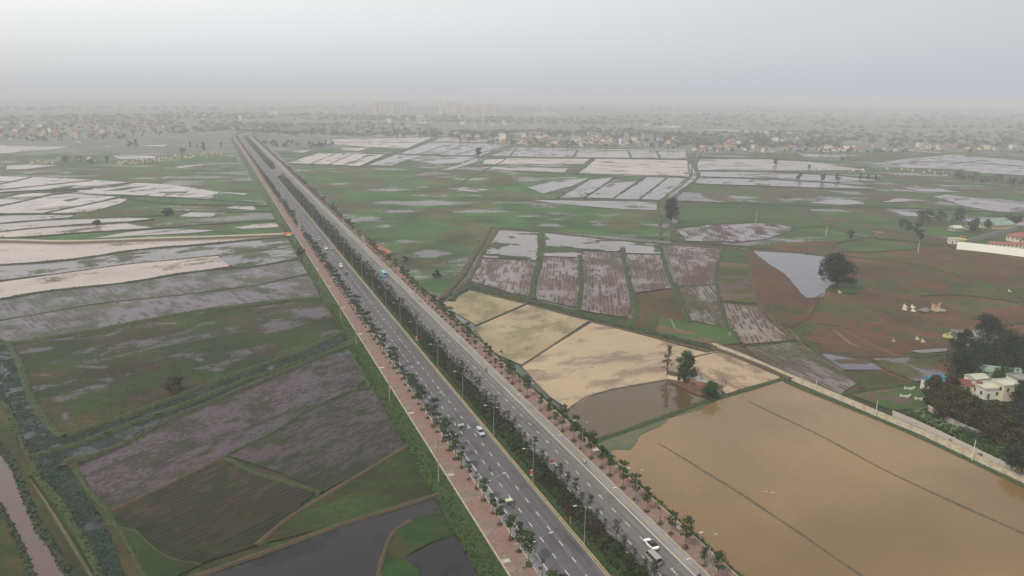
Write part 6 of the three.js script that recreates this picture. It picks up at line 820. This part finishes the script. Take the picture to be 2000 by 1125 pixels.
hx(2008, 765, 'flat roofed grey house behind the balconied white house', 0.2, 7, 7, 5, WALLS.pale, ROOFS.grey, 'flat', { win: true });
hx(1906, 667, 'low pale building with broad flat grey roof by the tombs', -0.1, 17, 12, 2.6, WALLS.pale, ROOFS.grey, 'flat', { win: true, skip: 2 });
{ const p = U(1952, 661), g = group('water_tank', 'bright orange water tank on a stand by the flat grey roof', 'tank', [p.x, p.y, p.z], 0); part(g, 'tank', new THREE.CylinderGeometry(0.9, 0.9, 1.8, 12).translate(0, 2.9, 0), std([200, 84, 48], 0.7)); part(g, 'stand', new MB().box(-0.8, 0, -0.8, -0.65, 2, -0.65).box(0.65, 0, -0.8, 0.8, 2, -0.65).box(-0.8, 0, 0.65, -0.65, 2, 0.8).box(0.65, 0, 0.65, 0.8, 2, 0.8).box(-0.9, 1.9, -0.9, 0.9, 2, 0.9).geo(), mConc); shade(g); }
// walls
function wallLine(name, label, px, h, th, mat, o = {}) { const pts = line(px, GY), g = new THREE.Group(); top(g, name, label, 'wall'); const mb = new MB(), cp = new MB(); for (let i = 0; i < pts.length - 1; i++) { const a = pts[i], b = pts[i + 1], L = a.distanceTo(b), m = new THREE.Matrix4().makeRotationY(Math.atan2(-(b.z - a.z), b.x - a.x)).setPosition(a.x, GY, a.z); mb.box(0, -0.4, -th / 2, L, h, th / 2, m); cp.box(0, h, -th / 2 - 0.06, L, h + 0.1, th / 2 + 0.06, m); if (o.pier && i % o.pier === 0) { const q = new MB().box(-0.2, -0.4, -th / 2 - 0.1, 0.2, h + 0.3, th / 2 + 0.1, m); part(g, 'pier', q.geo(), mat); } } part(g, 'wall_face', mb.geo(), mat); part(g, 'coping', cp.geo(), o.cap ?? mat); return shade(g); }
const mOldWall = std([255, 255, 255], 0.95, { map: (() => { const t = grassTex([128, 120, 114], [158, 150, 142], 33); t.repeat.set(0.12, 0.12); return t; })() });
wallLine('garden_wall', 'long weathered grey wall running beside the dyke lane', [[1744, 812], [1800, 836], [1900, 884], [2030, 948]], 1.7, 0.25, mOldWall, { pier: 3 });
wallLine('garden_wall', 'low crumbling grey wall beneath the olive brown trees', [[1812, 800], [1850, 822], [1900, 846], [1945, 858]], 1.6, 0.3, mOldWall);
wallLine('garden_wall', 'whitewashed wall segment at the foot of the brown trees', [[1945, 862], [1975, 876], [2020, 896]], 2.4, 0.25, WALLS.white);
wallLine('garden_wall', 'low dark wall along the end of the garden plot', [[1762, 818], [1790, 808], [1812, 800]], 1.1, 0.3, std([92, 80, 76], 0.95));
// white compound with its watch tower
wallLine('compound_wall', 'long bright white compound wall with the yellow watch tower', [[1868, 486], [1900, 489], [1960, 496], [2080, 512]], 5.2, 0.4, std([232, 230, 220], 0.9));
wallLine('compound_wall', 'grey side wall of the white compound running back', [[1885, 478], [1925, 466], [1965, 455], [1985, 449]], 3.5, 0.4, WALLS.grey);
{ const p = U(1876, 486), g = group('watch_tower', 'yellow square watch tower at the corner of the white compound', 'tower', [p.x, p.y, p.z], -0.1); part(g, 'shaft', new THREE.BoxGeometry(2.6, 7, 2.6).translate(0, 3.5, 0), WALLS.yellow); part(g, 'platform', new THREE.BoxGeometry(4.4, 0.7, 4.4).translate(0, 7.3, 0), WALLS.yellow); part(g, 'roof', new THREE.ConeGeometry(2.4, 0.7, 4).rotateY(Math.PI / 4).translate(0, 9.6, 0), ROOFS.red); part(g, 'cabin', new THREE.BoxGeometry(2.4, 1.7, 2.4).translate(0, 8.4, 0), WALLS.cream); for (const a of [0, 1, 2, 3]) part(g, 'window', new THREE.BoxGeometry(1.4, 0.8, 0.06).translate(0, 8.6, 1.22).rotateY(a * Math.PI / 2), mWin); shade(g); }
const cx = (x, y, ...r) => house('compound_building', r[0], 'building', U(x, y), ...r.slice(1));
cx(1994, 470, 'cream compound building with broad red tiled roof', 0.3, 18, 11, 4.2, WALLS.cream, ROOFS.red, 'hip', { rise: 2.6, win: true, eave: 1 });
cx(1966, 482, 'long low red roofed building behind the white compound wall', -0.2, 24, 5, 2.4, WALLS.cream, ROOFS.red, 'gable', { rise: 1.4, win: true });
cx(1945, 444, 'long shed with pale green sheet roof beyond the compound', 0.25, 26, 13, 3, WALLS.peach, ROOFS.green, 'gable', { rise: 3, win: true });
cx(1866, 450, 'small shed with pale green pitched roof in the weeds', 0.2, 8, 7, 2.4, WALLS.grey, ROOFS.pale, 'gable', { rise: 2, win: true });
cx(1895, 448, 'small shed with pinkish roof beside the pale green shed', 0.2, 9, 6, 2.6, WALLS.grey, ROOFS.grey, 'gable', { rise: 1.6, win: true });
cx(1865, 475, 'small white outbuilding outside the compound wall', -0.1, 9, 5, 3.2, WALLS.white, ROOFS.pale, 'flat', { win: true });
cx(1717, 460, 'tiny pink block hut on the curved dyke', 0, 5, 3.5, 2.2, WALLS.brick, ROOFS.grey, 'flat', { win: true });
cx(1340, 344, 'little white pump house at the corner of the flooded field', 0, 6.5, 5, 4, WALLS.white, ROOFS.dark, 'flat', { win: true });
// shrine and tombs
{ const p = U(1829, 606), g = group('family_shrine', 'ornate cream family shrine with curved gateway in the tomb field', 'shrine', [p.x, p.y, p.z], 0.25); part(g, 'terrace', new THREE.BoxGeometry(8, 0.6, 6).translate(0, 0.3, 1.5), mConc); g.scale.setScalar(0.72); part(g, 'screen_wall', new THREE.BoxGeometry(6, 3.4, 0.5).translate(0, 2.2, -1), std([190, 160, 118], 0.85)); part(g, 'arch', new THREE.TorusGeometry(1.5, 0.28, 6, 12, Math.PI).translate(0, 2.4, -0.7), ROOFS.red); for (const x of [-3, 3]) part(g, 'pillar', new MB().box(x - 0.35, 0.6, -1.4, x + 0.35, 4.4, -0.7).box(x - 0.5, 4.4, -1.55, x + 0.5, 4.7, -0.55).geo(), std([190, 168, 128], 0.85)); part(g, 'tomb', new THREE.BoxGeometry(1.6, 0.9, 2.4).translate(0, 1.0, 1.6), std([172, 158, 126], 0.85)); part(g, 'kerb_wall', new MB().box(-4, 0.6, 4.2, 4, 1.2, 4.5).box(-4, 0.6, -1, -3.7, 1.2, 4.2).box(3.7, 0.6, -1, 4, 1.2, 4.2).geo(), std([172, 158, 126], 0.85)); shade(g);
  F('yard', [[1790, 606], [1808, 600], [1816, 604], [1812, 610]], { y: GY + 0.15, a: [140, 130, 124], b: [128, 118, 112], cov: 0.4, sc: 2 }); }
function makeTomb(seed, mat) { const g = new THREE.Group(), k = 0.8 + 0.5 * rng(seed)(); g.name = 'tomb'; part(g, 'plinth', new THREE.BoxGeometry(2.4 * k, 0.6, 3 * k).translate(0, 0.2, 0), mat); part(g, 'chest', new THREE.BoxGeometry(1.5 * k, 0.8, 2 * k).translate(0, 0.9, 0), mat); part(g, 'headstone', new MB().box(-0.8 * k, 1.2, -1.2 * k, 0.8 * k, 2.3, -0.95 * k).box(-0.5 * k, 2.3, -1.2 * k, 0.5 * k, 2.7, -0.95 * k).geo(), mat); return shade(g); }
const tombM = [std([196, 190, 174], 0.85), std([178, 166, 134], 0.85), std([146, 138, 130], 0.9), std([186, 176, 116], 0.85)];
const tombK = tombM.map((m, i) => makeTomb(i + 5, m));
const tomb = (x, y, k, label, grp, s = 1) => { const c = tombK[k].clone(), p = U(x, y); c.name = numbered('tomb'); c.position.copy(p); c.rotation.y = 0.3; c.scale.setScalar(s * 0.62); tag(c, label, 'tomb', grp); scene.add(c); };
for (const [x, y] of [[1768, 600], [1767, 605], [1783, 601], [1784, 608]]) tomb(x, y, 0, 'small white tomb in the group beside the cream shrine', 'white tombs beside the cream shrine');
tomb(1746, 667, 2, 'grey and cream tomb in the brown field', null); for (const [x, y] of [[1792, 663], [1803, 668]]) tomb(x, y, 1, 'low cream tomb in the grass near the long puddle', 'cream tombs near the long puddle', 0.9);
tomb(1640, 572, 1, 'tiny cream tomb under the huge pond tree', null, 0.9); tomb(1972, 571, 0, 'single white tomb beside the straight track', null, 0.9);
{ const p = U(1866, 658), g = group('walled_tomb', 'pale yellow walled tomb enclosure beside dark bushes', 'tomb', [p.x, p.y, p.z], 0.5); part(g, 'enclosure', new MB().box(-5, 0, -3, 5, 1.2, -2.6).box(-5, 0, 2.6, 5, 1.2, 3).box(-5, 0, -2.6, -4.6, 1.2, 2.6).box(4.6, 0, -2.6, 5, 1.2, 2.6).geo(), tombM[3]); part(g, 'headstone', new THREE.BoxGeometry(2.4, 2.2, 0.5).translate(0, 1.1, -2), tombM[1]); part(g, 'slab', new THREE.BoxGeometry(4, 0.5, 2.4).translate(0, 0.25, 0.4), tombM[1]); shade(g); }
for (const [x, y, t] of [[1776, 760, 'broken white tomb wall on the garden plot edge'], [1768, 775, 'low white tomb ruin on the bright grass'], [1797, 780, 'small white slab tomb on the bright grass']]) { const p = U(x, y), g = group('ruined_tomb', t, 'tomb', [p.x, p.y, p.z], 0.2); part(g, 'wall_stub', new MB().box(-2.2, 0, -0.2, 2.2, 0.5, 0.2).box(-2.2, 0.5, -0.2, -1.7, 1.1, 0.2).box(1.8, 0.5, -0.2, 2.2, 0.9, 0.2).geo(), tombM[0]); part(g, 'slab', new THREE.BoxGeometry(1.6, 0.4, 1).translate(0, 0.2, 0.9), tombM[2]); shade(g); }
F('puddle', [[1775, 685], [1800, 683], [1850, 680], [1852, 686], [1800, 689]], { ...W_GREY, wander: 0.6, step: 2 });
// village graveyard among the far meadows
{ const r = rng(66); for (let k = 0; k < 150; k++) { const f = r(), x = lerp(225, 430, f) + (r() - 0.5) * 10, y = lerp(321, 299, f) + (r() - 0.5) * 9; tomb(x, y, Math.floor(r() * 4), 'small pale tomb in the crowded village graveyard', 'tombs of the village graveyard', 1.0 + 0.8 * r()); } for (let k = 0; k < 26; k++) tomb(lerp(55, 110, r()), lerp(315, 322, r()), Math.floor(r() * 3), 'small pale tomb at the thin end of the graveyard', 'tombs at the thin end of the graveyard', 1 + r()); for (let k = 0; k < 30; k++) tomb(lerp(1590, 1860, r()), lerp(330, 345, r()), Math.floor(r() * 3), 'small pale tomb scattered along the low bank', 'tombs along the low bank', 1 + 0.6 * r()); for (let k = 0; k < 12; k++) tomb(lerp(145, 215, r()), lerp(309, 317, r()), 0, 'white tomb beneath the graveyard trees', 'tombs beneath the graveyard trees', 1.2 + r()); }
// villages: houses one by one
const VK = [['white', 'grey', 'flat', 'white flat roofed'], ['cream', 'grey', 'flat', 'cream flat roofed'], ['cream', 'red', 'gable', 'cream red roofed'], ['white', 'red', 'gable', 'white red roofed'], ['peach', 'red', 'hip', 'peach red roofed'], ['grey', 'grey', 'gable', 'grey gabled'], ['pale', 'green', 'gable', 'pale green roofed'], ['peach', 'grey', 'flat', 'peach flat roofed'], ['yellow', 'brown', 'gable', 'yellow brown roofed']];
const vproto = {}; function vhouse(k, h) { const key = k + '_' + h; if (vproto[key]) return vproto[key]; const [w, rf, kind] = VK[k], g = new THREE.Group(), wd = kind === 'flat' ? 5.5 : 8, d = kind === 'flat' ? 11 : 6.5, hh = 3.3 * h; g.name = 'village_house'; part(g, 'wall', new THREE.BoxGeometry(wd, hh + 0.5, d).translate(0, hh / 2 - 0.25, 0), WALLS[w]); part(g, 'roof', roofGeo(wd, d, hh, kind, 2), ROOFS[rf]); const mw = new MB(); for (let f = 0; f < h; f++) { part(g, 'window_band', new MB().box(-wd * 0.36, f * 3.3 + 1.0, d / 2, wd * 0.36, f * 3.3 + 2.4, d / 2 + 0.06).geo(), mWin); if (f && kind === 'flat') part(g, 'balcony', new THREE.BoxGeometry(wd, 0.9, 1.1).translate(0, f * 3.3 + 0.4, d / 2 + 0.55), WALLS[w]); } return vproto[key] = shade(g); }
function village(poly, n, where, seed, wk, hMax) { const r = rng(seed); for (let i = 0; i < n; i++) { const f = r(), a = poly[Math.floor(f * (poly.length - 1))], b = poly[Math.floor(f * (poly.length - 1)) + 1], q = (f * (poly.length - 1)) % 1, x = lerp(a[0], b[0], q), y = lerp(a[1], b[1], q) + (r() - 0.5) * lerp(a[2], b[2], q), k = wk[Math.floor(r() * wk.length)], h = 1 + Math.floor(r() * r() * hMax + (VK[k][2] === 'flat' ? 0.8 : 0)), c = vhouse(k, Math.min(h, 5)).clone(), p = U(x, y), s = 0.95 + 0.5 * r(); c.name = numbered('village_house'); c.position.copy(p); c.rotation.y = (r() - 0.5) * 0.9 + (r() < 0.35 ? Math.PI / 2 : 0); c.scale.set(s, s, s); tag(c, `${VK[k][3]} house ${where}`, 'house', `houses ${where}`); scene.add(c); } }
village([[890, 266, 8], [1000, 274, 12], [1100, 276, 20], [1200, 274, 18], [1330, 280, 18]], 105, 'in the village behind the flooded rectangles', 1, [0, 0, 1, 1, 2, 3, 4, 5, 7], 3);
village([[1350, 290, 10], [1500, 291, 12], [1620, 294, 14], [1760, 292, 12], [1870, 292, 10], [2050, 290, 10]], 60, 'in the village strip before the far woods', 2, [0, 1, 1, 2, 3, 4, 8], 2);
village([[-40, 262, 26], [60, 258, 28], [160, 258, 24], [260, 250, 22], [330, 243, 18]], 105, 'in the village beyond the graveyard', 3, [0, 1, 2, 2, 4, 4, 5, 7, 3], 3);
village([[340, 236, 14], [520, 226, 12], [700, 228, 14], [830, 240, 20], [1000, 240, 14]], 60, 'scattered under the far apartment towers', 4, [0, 0, 1, 1, 7, 5], 4);
village([[1560, 272, 6], [1480, 278, 8], [1360, 284, 8]], 12, 'at the wood edge behind the canal', 7, [0, 1, 3], 2);
// apartment towers in the haze
const mTower = std([238, 228, 204], 0.9), mTowerG = std([214, 212, 208], 0.9), mTowerP = std([228, 210, 196], 0.9), mRecess = std([146, 148, 152], 0.9);
function tower(x, y, wPx, topY, label, grp, mat, bays, depth = 18) {
  const p = U(x, y), k = Math.hypot(p.x, p.z) / FOC, w = wPx * k * 1.0; let h = 20; for (h = 10; h < 160; h += 1) if (toPx(p.x, p.z, GY + h)[1] <= topY) break;
  const g = group('apartment_tower', label, 'tower', [p.x, p.y, p.z], 0.05, grp); part(g, 'core', new THREE.BoxGeometry(w * 0.97, h * 0.985, depth).translate(0, h * 0.4925, -1), mRecess);
  for (let b = 0; b < bays; b++) { const bw = w / bays, bay = part(g, 'wall_bay', new THREE.BoxGeometry(bw * 0.66, h, depth).translate(-w / 2 + (b + 0.5) * bw, h / 2, 0.8), mat); for (let f = 1; f < Math.floor(h / 3.4); f += 1) part(bay, 'window', new THREE.BoxGeometry(bw * 0.4, 1.5, 0.1).translate(-w / 2 + (b + 0.5) * bw, f * 3.4 + 1.4, depth / 2 + 0.86), mWin); }
  part(g, 'roof_block', new THREE.BoxGeometry(w * 0.3, 3.2, depth * 0.5).translate(0, h + 1.6, 0), mat); return shade(g);
}
const TG = 'apartment towers rising in the haze';
for (const [x, w, m] of [[732, 9, mTower], [742, 8, mTower], [753, 10, mTower]]) tower(x, 224, w, 197, 'cream apartment tower in the row beside the white box building', 'cream towers beside the white box building', m, 2);
for (const [x, w, m] of [[766, 9, mTowerG], [776, 7, mTowerG], [782, 6, mTower], [790, 10, mTowerG]]) tower(x, 221, w, 197, 'greyish apartment tower standing behind the cream tower row', 'grey towers behind the cream row', m, 2);
for (let k = 0; k < 8; k++) tower(895 + k * 10, 227 + (k % 2), 8, k % 3 ? 204 : 201, 'slim pale apartment tower in the long row of towers', 'slim towers in the long row', k % 2 ? mTower : mTowerG, 2);
tower(860, 222, 9, 194, 'slender cream tower apart from the long tower row', null, mTower, 1); tower(882, 218, 24, 196, 'broad pinkish apartment slab fading into the haze', null, mTowerP, 4); tower(1065, 223, 12, 204, 'twin shafted pale tower above the low white blocks', null, mTower, 2);
for (const [x, y, w, t, l] of [[720, 226, 10, 216, 'white box shaped building below the cream towers'], [822, 236, 17, 226, 'white mid-rise block with window grid among trees'], [1050, 228, 30, 222, 'long low white block below the twin shafted tower'], [1080, 228, 26, 223, 'second low white block beside the twin shafted tower'], [640, 226, 14, 218, 'white building beside the far road'], [578, 224, 7, 217, 'small white tower block at the road horizon'], [613, 223, 8, 216, 'pale block beside the small white tower block'], [535, 224, 16, 219, 'low pale building at the road horizon'], [770, 229, 28, 224, 'low white podium before the grey towers']]) tower(x, y, w, t, l, null, WALLS.white, Math.max(2, Math.round(w / 6)), 16);
renderer.render(scene, camera);
